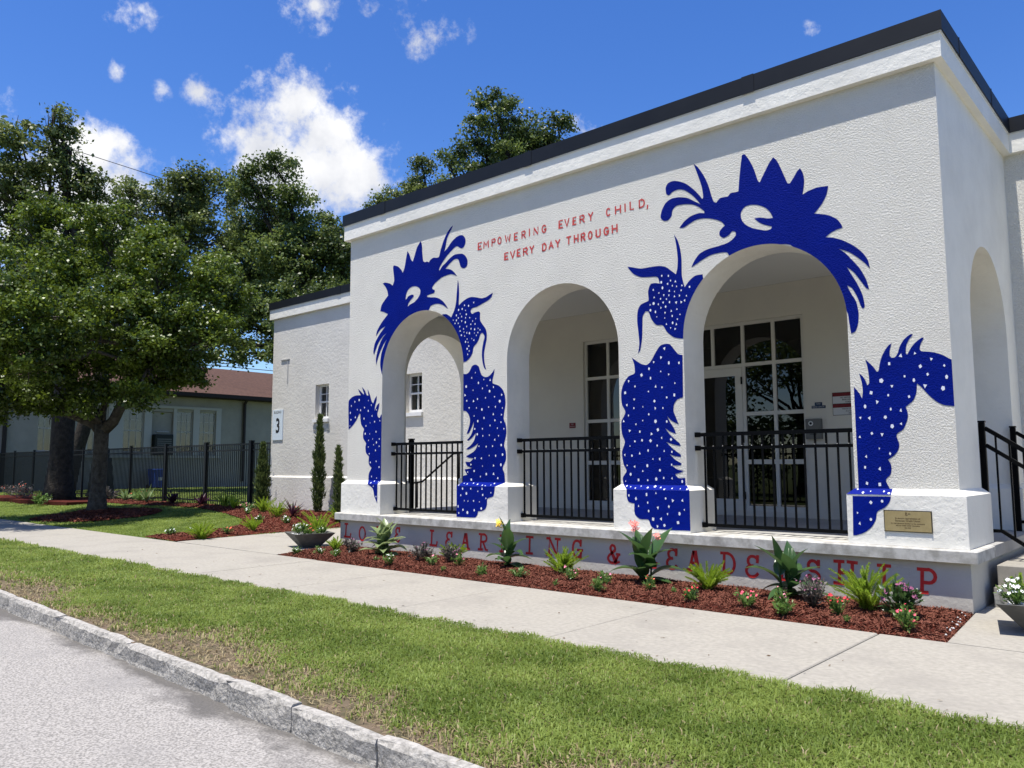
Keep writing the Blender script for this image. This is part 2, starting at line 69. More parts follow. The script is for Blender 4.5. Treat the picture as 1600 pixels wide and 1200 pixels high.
# clouds in the sky: fractal noise lifted where the photograph has its cumulus
def cloud_nodes():
    tc = W('ShaderNodeTexCoord')
    nm = W('ShaderNodeVectorMath'); nm.operation = 'NORMALIZE'; wl.new(tc.outputs['Generated'], nm.inputs[0])
    D = nm.outputs[0]
    def noise(scale, detail, rough, off=(0, 0, 0)):
        m = W('ShaderNodeMapping'); m.inputs['Location'].default_value = off
        wl.new(D, m.inputs['Vector'])
        n = W('ShaderNodeTexNoise'); n.inputs['Scale'].default_value = scale
        n.inputs['Detail'].default_value = detail; n.inputs['Roughness'].default_value = rough
        wl.new(m.outputs[0], n.inputs['Vector']); return n.outputs[0]
    def mth(op, a, b=None, c=None, clamp=False):
        m = W('ShaderNodeMath'); m.operation = op; m.use_clamp = clamp
        for i, v in enumerate((a, b, c)):
            if v is None: continue
            if isinstance(v, (int, float)): m.inputs[i].default_value = v
            else: wl.new(v, m.inputs[i])
        return m.outputs[0]
    acc = None
    n1 = noise(15, 12, .64); n2 = noise(40, 7, .62, (3, 1, 2)); nl = noise(1.9, 8, .58, (7.3, 5, 1)); n0 = noise(5, 4, .5, (2, 2, 9))
    for x, y, z, r in CLOUDS:
        dn = W('ShaderNodeVectorMath'); dn.operation = 'DISTANCE'; wl.new(D, dn.inputs[0]); dn.inputs[1].default_value = (x, y, z)
        mr = W('ShaderNodeMapRange')
        mr.inputs['From Min'].default_value = r*1.5; mr.inputs['From Max'].default_value = r*.15
        mr.inputs['To Min'].default_value = 0; mr.inputs['To Max'].default_value = 1.0 if r > .05 else (.54 if r > .02 else .47)
        wl.new(dn.outputs['Value'], mr.inputs['Value'])
        acc = mr.outputs[0] if acc is None else mth('MAXIMUM', acc, mr.outputs[0])
    # unseen cumulus added outside the frame: continues the sky, whitens the blue ambient light
    wide = W('ShaderNodeMapRange'); wide.inputs['From Min'].default_value = .50; wide.inputs['From Max'].default_value = .66; wl.new(nl, wide.inputs['Value'])
    dn = W('ShaderNodeVectorMath'); dn.operation = 'DISTANCE'; wl.new(D, dn.inputs[0]); dn.inputs[1].default_value = tuple((fw + Vector((0, 0, .35))).normalized())
    op = W('ShaderNodeMapRange'); op.inputs['From Min'].default_value = .62; op.inputs['From Max'].default_value = 1.0; wl.new(dn.outputs['Value'], op.inputs['Value'])
    acc = mth('MAXIMUM', acc, mth('MULTIPLY', wide.outputs[0], op.outputs[0]))
    f = mth('ADD', mth('MULTIPLY', mth('SUBTRACT', n1, .5), 2.3), mth('MULTIPLY', mth('SUBTRACT', n2, .5), .8))
    gate = W('ShaderNodeMapRange'); gate.inputs['From Min'].default_value = 0; gate.inputs['From Max'].default_value = .3; wl.new(acc, gate.inputs['Value'])
    dens = mth('ADD', acc, mth('MULTIPLY', f, gate.outputs[0]))
    mr = W('ShaderNodeMapRange'); mr.interpolation_type = 'SMOOTHSTEP'
    mr.inputs['From Min'].default_value = .36; mr.inputs['From Max'].default_value = .95; wl.new(dens, mr.inputs['Value'])
    alpha = mr.outputs[0]
    # thick parts turn softly grey underneath
    n3 = noise(9, 7, .55, (1, 8, 3))
    g = W('ShaderNodeMapRange'); g.inputs['From Min'].default_value = .42; g.inputs['From Max'].default_value = .62; wl.new(n3, g.inputs['Value'])
    cc = W('ShaderNodeMix'); cc.data_type = 'RGBA'
    cc.inputs[6].default_value = (9.6, 9.6, 9.7, 1); cc.inputs[7].default_value = (6.6, 6.8, 7.4, 1)
    wl.new(g.outputs[0], cc.inputs[0])
    hs = W('ShaderNodeHueSaturation'); hs.inputs['Saturation'].default_value = 1.28; hs.inputs['Hue'].default_value = .514; hs.inputs['Value'].default_value = 1.68
    wl.new(sky.outputs[0], hs.inputs['Color'])
    mx = W('ShaderNodeMix'); mx.data_type = 'RGBA'
    wl.new(alpha, mx.inputs[0]); wl.new(hs.outputs[0], mx.inputs[6]); wl.new(cc.outputs[2], mx.inputs[7])
    wl.new(mx.outputs[2], bg.inputs['Color']); wl.new(bg.outputs[0], wout.inputs['Surface'])
cloud_nodes()

# ------------------------------------------------------------------ helpers
rnd = random.Random(7); nr = np.random.default_rng(7)

def tag(o, label=None, cat=None, group=None, kind=None):
    if label: o['label'] = label
    if cat: o['category'] = cat
    if group: o['group'] = group
    if kind: o['kind'] = kind
    return o
def empty(name, loc=(0, 0, 0), rz=0, label=None, cat=None, group=None):
    o = bpy.data.objects.new(name, None); o.location = loc; o.rotation_euler = (0, 0, rz); o.empty_display_size = .2
    COL.objects.link(o); return tag(o, label, cat, group)
def link(name, me, parent=None):
    o = bpy.data.objects.new(name, me); COL.objects.link(o)
    if parent is not None: o.parent = parent
    return o
def copy_tree(o, parent=None):
    c = o.copy(); COL.objects.link(c); c.parent = parent
    if parent is not None: c.matrix_parent_inverse = o.matrix_parent_inverse.copy()
    for ch in [k for k in bpy.data.objects if k.parent == o]: copy_tree(ch, c)
    return c

class MB:
    def __init__(s): s.v = []; s.f = []; s.sm = []
    def add(s, vs, fs, smooth=False):
        b = len(s.v); s.v += [tuple(v) for v in vs]; s.f += [tuple(i+b for i in f) for f in fs]; s.sm += [smooth]*len(fs); return s
    def box(s, x0, y0, z0, x1, y1, z1):
        return s.add([(x0,y0,z0),(x1,y0,z0),(x1,y1,z0),(x0,y1,z0),(x0,y0,z1),(x1,y0,z1),(x1,y1,z1),(x0,y1,z1)],
              [(0,3,2,1),(4,5,6,7),(0,1,5,4),(1,2,6,5),(2,3,7,6),(3,0,4,7)])
    def cbox(s, x0, y0, z0, x1, y1, z1, c=.01):   # box with chamfered edges on top and sides
        for (a, b, z) in ((0, c, z0), (0, c, z1-c)): pass
        def ring(i, z): return [(x0+i+c,y0+i,z),(x1-i-c,y0+i,z),(x1-i,y0+i+c,z),(x1-i,y1-i-c,z),(x1-i-c,y1-i,z),(x0+i+c,y1-i,z),(x0+i,y1-i-c,z),(x0+i,y0+i+c,z)]
        vs = ring(0, z0)+ring(0, z1-c)+ring(c, z1)
        fs = [tuple(range(7, -1, -1)), tuple(range(16, 24))]
        for k in (0, 8):
            for i in range(8): j = (i+1) % 8; fs.append((k+i, k+j, k+8+j, k+8+i))
        return s.add(vs, fs)
    def prism(s, poly, z0, z1):     # poly counter-clockwise
        n = len(poly); vs = [(x, y, z0) for x, y in poly]+[(x, y, z1) for x, y in poly]
        tri = tessellate_polygon([[Vector((x, y, 0)) for x, y in poly]])
        fs = [(i, (i+1) % n, n+(i+1) % n, n+i) for i in range(n)]
        for t in tri:
            a = [Vector((*poly[i], 0)) for i in t]; 
            if (a[1]-a[0]).cross(a[2]-a[0]).z < 0: t = t[::-1]
            fs.append(tuple(n+i for i in t)); fs.append(tuple(t[::-1]))
        return s.add(vs, fs)
    def tube(s, pts, rad, n=8, cap=True, smooth=True, sq=False):
        pts = [Vector(p) for p in pts]
        if isinstance(rad, (int, float)): rad = [rad]*len(pts)
        b = len(s.v); prev = None; vs = []
        for i, p in enumerate(pts):
            t = (pts[min(i+1, len(pts)-1)]-pts[max(i-1, 0)]).normalized()
            if prev is None:
                a = Vector((0, 0, 1)) if abs(t.z) < .9 else Vector((1, 0, 0)); u = t.cross(a).normalized()
            else: u = (prev-t*prev.dot(t)).normalized()
            prev = u; v = t.cross(u)
            for k in range(n):
                an = 2*math.pi*(k+(.5 if sq else 0))/n; q = (1.414 if sq else 1)*rad[i]
                vs.append(p+u*math.cos(an)*q+v*math.sin(an)*q)
        fs = [(i*n+k, i*n+(k+1) % n, (i+1)*n+(k+1) % n, (i+1)*n+k) for i in range(len(pts)-1) for k in range(n)]
        if cap: fs += [tuple(range(n-1, -1, -1)), tuple((len(pts)-1)*n+k for k in range(n))]
        return s.add(vs, fs, smooth)
    def quad(s, a, b, c, d): return s.add([a, b, c, d], [(0, 1, 2, 3)])
    def mesh(s, name, mat):
        me = bpy.data.meshes.new(name); me.from_pydata(s.v, [], s.f); me.materials.append(mat)
        me.polygons.foreach_set('use_smooth', s.sm); me.update(); return me
    def build(s, name, mat, parent=None): return link(name, s.mesh(name, mat), parent)

def fast_mesh(name, V, F, mat, smooth=False):
    """V (N,3) float, F (M,k) int"""
    me = bpy.data.meshes.new(name); M, k = F.shape
    me.vertices.add(len(V)); me.vertices.foreach_set('co', V.astype(np.float32).ravel())
    me.loops.add(M*k); me.loops.foreach_set('vertex_index', F.astype(np.int32).ravel())
    me.polygons.add(M); me.polygons.foreach_set('loop_start', (np.arange(M)*k).astype(np.int32))
    try: me.polygons.foreach_set('loop_total', np.full(M, k, np.int32))
    except Exception: pass
    if smooth: me.polygons.foreach_set('use_smooth', np.ones(M, bool))
    me.materials.append(mat); me.update(calc_edges=True); me.validate(); return me

def offset_poly(poly, d):          # axis-aligned or general ccw polygon grown outward by d
    n = len(poly); out = []
    for i in range(n):
        p0, p1, p2 = Vector(poly[i-1]), Vector(poly[i]), Vector(poly[(i+1) % n])
        e1 = (p1-p0).normalized(); e2 = (p2-p1).normalized()
        n1 = Vector((e1.y, -e1.x)); n2 = Vector((e2.y, -e2.x))
        m = (n1+n2); m = m/ max(m.dot(n1), .2)
        out.append((p1.x+m.x*d, p1.y+m.y*d))
    return out

def plate(name, outline, holes, a0, a1, axis, mat, parent=None):
    """a slab of wall: outline and holes in (u, z); axis 'y' -> u is x, thickness y a0..a1; axis 'x' -> u is y"""
    loops = [outline]+holes
    P = [(u, z) for L in loops for u, z in L]
    tri = tessellate_polygon([[Vector((u, z, 0)) for u, z in L] for L in loops])
    def p3(u, z, a): return (u, a, z) if axis == 'y' else (a, u, z)
    n = len(P); vs = [p3(u, z, a0) for u, z in P]+[p3(u, z, a1) for u, z in P]
    fs = [tuple(t) for t in tri]+[tuple(n+i for i in t[::-1]) for t in tri]
    b = 0
    for L in loops:
        m = len(L)
        for i in range(m): j = (i+1) % m; fs.append((b+i, b+j, n+b+j, n+b+i))
        b += m
    me = bpy.data.meshes.new(name); me.from_pydata(vs, [], fs)
    bm = bmesh.new(); bm.from_mesh(me); bmesh.ops.recalc_face_normals(bm, faces=bm.faces); bm.to_mesh(me); bm.free()
    me.materials.append(mat); return link(name, me, parent)

def arch(cx, r, spring, z0, n=28):  # opening outline in (u, z)
    return [(cx-r, z0)]+[(cx+r*math.cos(math.pi-math.pi*i/n), spring+r*math.sin(math.pi*i/n)) for i in range(n+1)]+[(cx+r, z0)]

# ------------------------------------------------------------------ materials
def nt(m):
    m.use_nodes = True; t = m.node_tree; return t, t.nodes, t.links, t.nodes['Principled BSDF']
def mat(name, col, rough=.7, spec=.3, metal=0, col2=None, nscale=4, ndetail=6, ramp=(.35, .65), bump=None, bscale=60, bdist=.004, bdetail=4, island=None, obj_rand=0, coord='Object', col3=None, n3scale=1.2, ramp3=(.5, .7)):
    m = bpy.data.materials.new(name); t, N, L, bs = nt(m)
    bs.inputs['Roughness'].default_value = rough; bs.inputs['Specular IOR Level'].default_value = spec; bs.inputs['Metallic'].default_value = metal
    tc = N.new('ShaderNodeTexCoord'); geo = N.new('ShaderNodeNewGeometry')
    vec = geo.outputs['Position'] if coord == 'World' else tc.outputs['Object']
    out = None
    def noise(s, d=6, r=.6):
        n = N.new('ShaderNodeTexNoise'); n.inputs['Scale'].default_value = s; n.inputs['Detail'].default_value = d; n.inputs['Roughness'].default_value = r
        L.new(vec, n.inputs['Vector']); return n.outputs[0]
    def mixc(fac, a, b, lo, hi):
        mr = N.new('ShaderNodeMapRange'); mr.inputs['From Min'].default_value = lo; mr.inputs['From Max'].default_value = hi; L.new(fac, mr.inputs['Value'])
        mx = N.new('ShaderNodeMix'); mx.data_type = 'RGBA'; L.new(mr.outputs[0], mx.inputs[0])
        for i, c in ((6, a), (7, b)):
            if isinstance(c, tuple): mx.inputs[i].default_value = (*c, 1)
            else: L.new(c, mx.inputs[i])
        return mx.outputs[2]
    out = col
    if col2 is not None: out = mixc(noise(nscale, ndetail), col, col2, *ramp)
    if col3 is not None: out = mixc(noise(n3scale, 5, .65), out, col3, *ramp3)
    if island is not None:          # random tint per separate leaf or chip
        out = mixc(geo.outputs['Random Per Island'], out, island, 0, 1)
    if isinstance(out, tuple): bs.inputs['Base Color'].default_value = (*out, 1)
    else: L.new(out, bs.inputs['Base Color'])
    if bump:
        b = N.new('ShaderNodeBump'); b.inputs['Strength'].default_value = bump; b.inputs['Distance'].default_value = bdist
        L.new(noise(bscale, bdetail, .55), b.inputs['Height']); L.new(b.outputs[0], bs.inputs['Normal'])
    return m

def stucco(name, col, col2, rough, scale, dist, strength, spec=.25, hi=.62):
    """knock-down stucco: raised, flattened crests on a coarse noise, with finer sand in it"""
    m = bpy.data.materials.new(name); t, N, L, bs = nt(m)
    bs.inputs['Roughness'].default_value = rough; bs.inputs['Specular IOR Level'].default_value = spec
    geo = N.new('ShaderNodeNewGeometry'); vec = geo.outputs['Position']
    def noise(s, d, r):
        n = N.new('ShaderNodeTexNoise'); n.inputs['Scale'].default_value = s; n.inputs['Detail'].default_value = d; n.inputs['Roughness'].default_value = r
        L.new(vec, n.inputs['Vector']); return n.outputs[0]
    a = noise(scale, 5, .68); mr = N.new('ShaderNodeMapRange'); mr.interpolation_type = 'SMOOTHSTEP'
    mr.inputs['From Min'].default_value = .38; mr.inputs['From Max'].default_value = hi; L.new(a, mr.inputs['Value'])
    b = noise(scale*5, 3, .6); ad = N.new('ShaderNodeMath'); ad.operation = 'MULTIPLY_ADD'; L.new(b, ad.inputs[0]); ad.inputs[1].default_value = .42; L.new(mr.outputs[0], ad.inputs[2])
    bp = N.new('ShaderNodeBump'); bp.inputs['Strength'].default_value = strength; bp.inputs['Distance'].default_value = dist
    L.new(ad.outputs[0], bp.inputs['Height']); L.new(bp.outputs[0], bs.inputs['Normal'])
    mx = N.new('ShaderNodeMix'); mx.data_type = 'RGBA'; mx.inputs[6].default_value = (*col, 1); mx.inputs[7].default_value = (*col2, 1)
    mr2 = N.new('ShaderNodeMapRange'); mr2.inputs['From Min'].default_value = .42; mr2.inputs['From Max'].default_value = .72
    L.new(noise(1.3, 7, .65), mr2.inputs['Value']); L.new(mr2.outputs[0], mx.inputs[0]); L.new(mx.outputs[2], bs.inputs['Base Color'])
    return m

WHT, WHT2 = (.79, .768, .695), (.70, .678, .61)
M = {}
M['stucco'] = stucco('knockdown stucco', WHT, (.73, .708, .64), .75, 54, .008, .9)
M['stucco_wing'] = stucco('fine stucco', (.64, .62, .57), (.58, .56, .515), .8, 16, .004, .7)
M['stucco_smooth'] = stucco('smooth painted render', WHT, WHT2, .6, 9, .0035, .6)
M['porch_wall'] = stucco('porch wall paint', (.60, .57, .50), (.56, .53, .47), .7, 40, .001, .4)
M['ceiling'] = mat('porch ceiling paint', (.70, .69, .66), .8)
M['blue'] = stucco('royal blue mural paint', (.0003, .0105, .215), (.0003, .0075, .17), .6, 54, .008, .8, spec=.04)
M['blue_smooth'] = stucco('royal blue paint on smooth render', (.0003, .0095, .205), (.0003, .0085, .185), .6, 9, .0035, .6, spec=.07)
M['dot'] = mat('white mural dots', (.70, .72, .80), .6)
M['red'] = mat('red lettering', (.50, .045, .04), .6, col2=(.58, .08, .07), nscale=40)
M['dkred'] = mat('dark red lettering', (.55, .018, .018), .6, col2=(.60, .04, .035), nscale=30)
M['flash'] = mat('dark bronze flashing', (.008, .010, .014), .5, .2, col2=(.012, .014, .018), nscale=2)
M['drip'] = mat('pale drip edge', (.6, .6, .58), .5)
M['slab'] = mat('porch slab concrete', (.50, .49, .455), .85, col2=(.31, .30, .27), nscale=7, ramp=(.42, .64), bump=.4, bscale=90, bdist=.003, coord='World', col3=(.24, .23, .21), n3scale=2.2, ramp3=(.6, .78))
M['found'] = stucco('painted foundation', (.52, .505, .45), (.45, .435, .39), .75, 12, .003, .5)
M['walk'] = mat('sidewalk concrete', (.34, .318, .275), .9, .2, col2=(.265, .25, .215), nscale=22, ramp=(.36, .68), bump=.55, bscale=170, bdist=.003, coord='World', col3=(.23, .215, .19), n3scale=1.3, ramp3=(.48, .85), ndetail=12)
M['asphalt'] = mat('worn asphalt', (.37, .35, .325), .92, .2, col2=(.17, .162, .15), nscale=65, ramp=(.40, .64), bump=.8, bscale=90, bdist=.008, coord='World', col3=(.22, .21, .20), n3scale=1.1, ramp3=(.50, .9), ndetail=3)
def gutter_stain(m):
    N, L = m.node_tree.nodes, m.node_tree.links; bs = N['Principled BSDF']; src = bs.inputs['Base Color'].links[0].from_socket
    geo = N.new('ShaderNodeNewGeometry'); sp = N.new('ShaderNodeSeparateXYZ'); L.new(geo.outputs['Position'], sp.inputs[0])
    def nz(sc, d, r):
        mp = N.new('ShaderNodeMapping'); mp.inputs['Scale'].default_value = (.55, 1, 1); L.new(geo.outputs['Position'], mp.inputs['Vector'])
        n = N.new('ShaderNodeTexNoise'); n.inputs['Scale'].default_value = sc; n.inputs['Detail'].default_value = d; n.inputs['Roughness'].default_value = r; L.new(mp.outputs[0], n.inputs['Vector']); return n.outputs[0]
    a = N.new('ShaderNodeMath'); a.operation = 'MULTIPLY_ADD'; L.new(nz(1.6, 10, .68), a.inputs[0]); a.inputs[1].default_value = 1.25; kx = N.new('ShaderNodeMath'); kx.operation = 'MULTIPLY_ADD'; L.new(sp.outputs[0], kx.inputs[0]); kx.inputs[1].default_value = .034; L.new(sp.outputs[1], kx.inputs[2]); L.new(kx.outputs[0], a.inputs[2])
    mr = N.new('ShaderNodeMapRange'); mr.inputs['From Min'].default_value = -5.58; mr.inputs['From Max'].default_value = -5.40; mr.inputs['To Max'].default_value = .85; L.new(a.outputs[0], mr.inputs['Value'])
    mx = N.new('ShaderNodeMix'); mx.data_type = 'RGBA'; L.new(mr.outputs[0], mx.inputs[0]); L.new(src, mx.inputs[6]); mx.inputs[7].default_value = (.085, .08, .075, 1); L.new(mx.outputs[2], bs.inputs['Base Color'])
gutter_stain(M['asphalt'])
M['granite'] = mat('granite kerb', (.42, .40, .365), .85, .25, col2=(.22, .21, .19), nscale=22, ramp=(.40, .68), bump=1, bscale=32, bdist=.02, bdetail=8, coord='World', col3=(.55, .54, .51), n3scale=9, ramp3=(.60, .8), ndetail=12)
M['gutter'] = mat('gutter grime', (.11, .105, .10), .95, .2, col2=(.19, .185, .18), nscale=14, bump=.7, bscale=80, bdist=.006, coord='World')
M['soil'] = mat('soil under the grass', (.085, .075, .045), .95, .1, col2=(.16, .12, .085), nscale=7, ramp=(.4, .62), bump=.8, bscale=45, bdist=.02, coord='World')
M['lawn_far'] = mat('lawn ground', (.07, .11, .03), .95, .1, col2=(.10, .10, .05), nscale=3, bump=.7, bscale=30, bdist=.03, coord='World')
M['mulchbase'] = mat('red mulch ground', (.10, .022, .013), .95, .1, col2=(.05, .013, .009), nscale=28, bump=.9, bscale=50, bdist=.02, coord='World')
M['mulch'] = mat('red mulch chips', (.075, .020, .013), .9, .15, col2=(.045, .014, .010), nscale=3, coord='World', island=(.20, .075, .048))
M['iron'] = mat('black powder coated rail', (.0015, .0017, .0022), .45, .10)
M['fence'] = mat('black aluminium fence', (.006, .0065, .007), .5, .4)
M['frame'] = mat('cream aluminium frame', (.60, .58, .53), .45, .4)
M['wframe'] = mat('white window frame', (.72, .72, .71), .45, .4)
M['oldframe'] = mat('muted window frame', (.42, .41, .37), .6, .2)  # frame and trim tone of the old building, duller than the wing windows
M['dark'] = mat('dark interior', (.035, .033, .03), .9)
M['curtain'] = mat('pale curtain', (.30, .34, .33), .9, col2=(.2, .23, .22), nscale=9)
M['litter'] = mat('dry leaf crumbs', (.09, .055, .035), .9, .1, island=(.20, .15, .09))
M['tile'] = mat('porch floor concrete', (.36, .355, .34), .85, col2=(.29, .285, .27), nscale=3, coord='World')
M['stone'] = mat('white gravel stone', (.65, .65, .63), .8)
M['bowl'] = mat('dark grey cast bowl', (.12, .12, .112), .75, .3, col2=(.075, .075, .07), nscale=6, bump=.4, bscale=40, bdist=.004)
M['barkA'] = mat('grey oak bark', (.10, .09, .075), .95, .1, col2=(.045, .04, .032), nscale=9, bump=1, bscale=22, bdist=.03)
M['barkB'] = mat('dark oak bark', (.055, .048, .04), .95, .1, col2=(.025, .022, .02), nscale=7, bump=1, bscale=16, bdist=.04)
M['brass'] = mat('brushed brass plaque', (.42, .33, .16), .45, .5, metal=.35, col2=(.36, .28, .13), nscale=12)
M['plaque_edge'] = mat('plaque dark edge', (.04, .035, .025), .5)
M['ink'] = mat('engraved dark ink', (.07, .045, .02), .6)
M['signwhite'] = mat('pale sign face', (.60, .68, .74), .5)
M['black'] = mat('black lettering', (.012, .012, .014), .6)
M['navy'] = mat('navy sign face', (.012, .03, .075), .4)
M['paper'] = mat('white sign face', (.55, .55, .55), .5)
M['maroon'] = mat('maroon sign band', (.15, .008, .012), .5)
M['steel'] = mat('grey steel box', (.12, .12, .11), .45, .5)
M['lens'] = mat('pale ring', (.7, .7, .68), .4)
M['shingle'] = mat('red brown shingles', (.10, .058, .043), .9, .1, col2=(.065, .038, .03), nscale=6, bump=.6, bscale=9, bdist=.02)
M['oldwall'] = mat('grey green painted wall', (.33, .31, .26), .8, .2, col2=(.28, .265, .225), nscale=1.5, coord='World')
M['fascia'] = mat('dark brown eaves', (.02, .014, .012), .7)
M['pipe'] = mat('dark downspout', (.02, .016, .015), .6)
M['binblue'] = mat('blue plastic bin', (.012, .05, .26), .5, .4)
M['cabinet'] = mat('dark green cabinet', (.012, .016, .014), .6)
M['panelwhite'] = mat('off white board', (.55, .57, .58), .5)
M['wood'] = mat('weathered brown post', (.10, .06, .035), .9)
M['wire'] = mat('black cable', (.02, .02, .02), .7)
M['grey'] = mat('grey conduit', (.45, .45, .43), .6)

def leafmat(name, a, b, trans=.35, rough=.5, spec=.35, gloss=True, big=None):
    m = bpy.data.materials.new(name); m.use_nodes = True; N, L = m.node_tree.nodes, m.node_tree.links; bs = N['Principled BSDF']
    geo = N.new('ShaderNodeNewGeometry')
    mx = N.new('ShaderNodeMix'); mx.data_type = 'RGBA'; mx.inputs[6].default_value = (*a, 1); mx.inputs[7].default_value = (*b, 1)
    if big:    # broad patches of hue over the crown
        n = N.new('ShaderNodeTexNoise'); n.inputs['Scale'].default_value = big; n.inputs['Detail'].default_value = 3; L.new(geo.outputs['Position'], n.inputs['Vector'])
        ad = N.new('ShaderNodeMath'); ad.operation = 'MULTIPLY_ADD'; L.new(geo.outputs['Random Per Island'], ad.inputs[0]); ad.inputs[1].default_value = .5
        sb = N.new('ShaderNodeMapRange'); sb.inputs['From Min'].default_value = .38; sb.inputs['From Max'].default_value = .62; sb.inputs['To Max'].default_value = .5; L.new(n.outputs[0], sb.inputs['Value'])
        L.new(sb.outputs[0], ad.inputs[2]); L.new(ad.outputs[0], mx.inputs[0])
    else: L.new(geo.outputs['Random Per Island'], mx.inputs[0])
    L.new(mx.outputs[2], bs.inputs['Base Color']); bs.inputs['Roughness'].default_value = rough; bs.inputs['Specular IOR Level'].default_value = spec
    tr = N.new('ShaderNodeBsdfTranslucent'); hs = N.new('ShaderNodeHueSaturation'); hs.inputs['Value'].default_value = 1.5; hs.inputs['Hue'].default_value = .485
    L.new(mx.outputs[2], hs.inputs['Color']); L.new(hs.outputs[0], tr.inputs['Color'])
    ms = N.new('ShaderNodeMixShader'); ms.inputs[0].default_value = trans; L.new(bs.outputs[0], ms.inputs[1]); L.new(tr.outputs[0], ms.inputs[2])
    L.new(ms.outputs[0], N['Material Output'].inputs['Surface']); return m
M['leafA'] = leafmat('oak leaves yellow green', (.016, .036, .004), (.15, .22, .022), .3, .42, .45, big=.9)
M['leafB'] = leafmat('oak leaves dull green', (.026, .046, .012), (.16, .21, .055), .35, .42, .45, big=.6)
M['leafC'] = leafmat('oak leaves mid green', (.026, .050, .012), (.155, .215, .052), .35, .42, .45, big=.5)
M['grass'] = leafmat('grass blades', (.085, .14, .020), (.26, .335, .080), .4, .5, .2, big=1.6)
M['grass_dry'] = leafmat('dry grass blades', (.24, .19, .10), (.36, .30, .18), .2, .7, .1)
M['canna'] = leafmat('canna leaf', (.035, .085, .022), (.06, .13, .04), .3, .32, .6)
M['croton'] = leafmat('variegated leaf', (.06, .14, .035), (.34, .40, .20), .3, .35, .5)
M['fern'] = leafmat('foxtail fern', (.17, .29, .02), (.34, .46, .05), .45, .5, .3)
M['vinca'] = leafmat('small bedding leaves', (.07, .15, .03), (.16, .26, .07), .3, .4, .4)
M['greyshrub'] = leafmat('purple grey shrub leaves', (.06, .075, .055), (.16, .13, .12), .25, .5, .3)
M['cypress'] = leafmat('cypress foliage', (.03, .055, .018), (.12, .16, .05), .3, .6, .2)
M['purpleleaf'] = leafmat('dark purple strap leaf', (.03, .01, .02), (.07, .02, .035), .2, .45, .3)
for k, c in dict(white=(.82, .82, .80), pink=(.75, .22, .33), rose=(.72, .07, .13), crimson=(.60, .015, .035), salmon=(.85, .22, .18), yellow=(.85, .55, .06), mauve=(.22, .055, .13), coral=(.6, .12, .06)).items():
    M['f_'+k] = mat(k+' petals', c, .6, .2, island=tuple(min(1, x*1.25+.05) for x in c))

def glass(name, tint, refl=1.0):
    m = bpy.data.materials.new(name); m.use_nodes = True; N, L = m.node_tree.nodes, m.node_tree.links; N.remove(N['Principled BSDF'])
    fr = N.new('ShaderNodeFresnel'); fr.inputs['IOR'].default_value = 1.75
    t = N.new('ShaderNodeBsdfTransparent'); t.inputs['Color'].default_value = (*tint, 1)
    g = N.new('ShaderNodeBsdfGlossy'); g.inputs['Roughness'].default_value = .0; g.inputs['Color'].default_value = (refl, refl, refl, 1)
    ms = N.new('ShaderNodeMixShader'); L.new(fr.outputs[0], ms.inputs[0]); L.new(t.outputs[0], ms.inputs[1]); L.new(g.outputs[0], ms.inputs[2])
    L.new(ms.outputs[0], N['Material Output'].inputs['Surface']); return m
M['glass'] = glass('tinted door glass', (.12, .125, .12), .8); M['glass2'] = glass('window glass', (.55, .58, .58))
# =================================================================== GROUND
def smooth(a, b, x):
    t = min(1, max(0, (x-a)/(b-a))); return t*t*(3-2*t)
def ky(x): return -5.95-.034*(max(-34, min(6, x))+1.4)      # street edge of the kerb: it drifts a little off the facade's line
def gz(x, y):                 # lawn height: level at the pavement, rising a little to the buildings on the left
    h = .22*smooth(-1.4, 3.4, y)*smooth(-13.25, -14.6, x) - .03
    return h
xs = [-1500, -300, -90]+[(-60+i*.75) for i in range(0, 95)]+[14, 30, 90, 300, 1500]
ys = [-1500, -300, -60, -13.6, -13.55, -5.84, -5.80, -5.6, -4.6, -3.62, -1.58]+[-1.4+.4*i for i in range(13)]+[5, 8, 14, 30, 60, 150, 400, 1500]
g = MB(); V = []
for y in ys:
    for x in xs:
        z = gz(x, y)
        if -13.58 < y < -5.82: z = -.3
        yy = {-5.84: ky(x)+.03, -5.80: ky(x)+.06, -5.6: ky(x)+.3}.get(y, y)
        V.append((x, yy, z))
nx = len(xs)
g.add(V, [(j*nx+i, j*nx+i+1, (j+1)*nx+i+1, (j+1)*nx+i) for j in range(len(ys)-1) for i in range(nx-1)], True)
tag(g.build('ground', M['lawn_far']), kind='structure')
v = MB(); v.add([(x, y_, -.012) for x in (-60, -34, 6, 12) for y_ in (ky(x)+.06, -3.6)], [(0, 2, 3, 1), (2, 4, 5, 3), (4, 6, 7, 5)]); tag(v.build('verge_soil', M['soil']), kind='structure')
st = MB(); st.add([(-300, -13.7, -.15), (300, -13.7, -.15), (300, -6.1, -.15), (6, ky(6)+.05, -.15), (-34, ky(-34)+.05, -.15), (-300, ky(-34)+.05, -.15)], [(0, 1, 2, 3, 4, 5)]); tag(st.build('road', M['asphalt']), kind='structure')
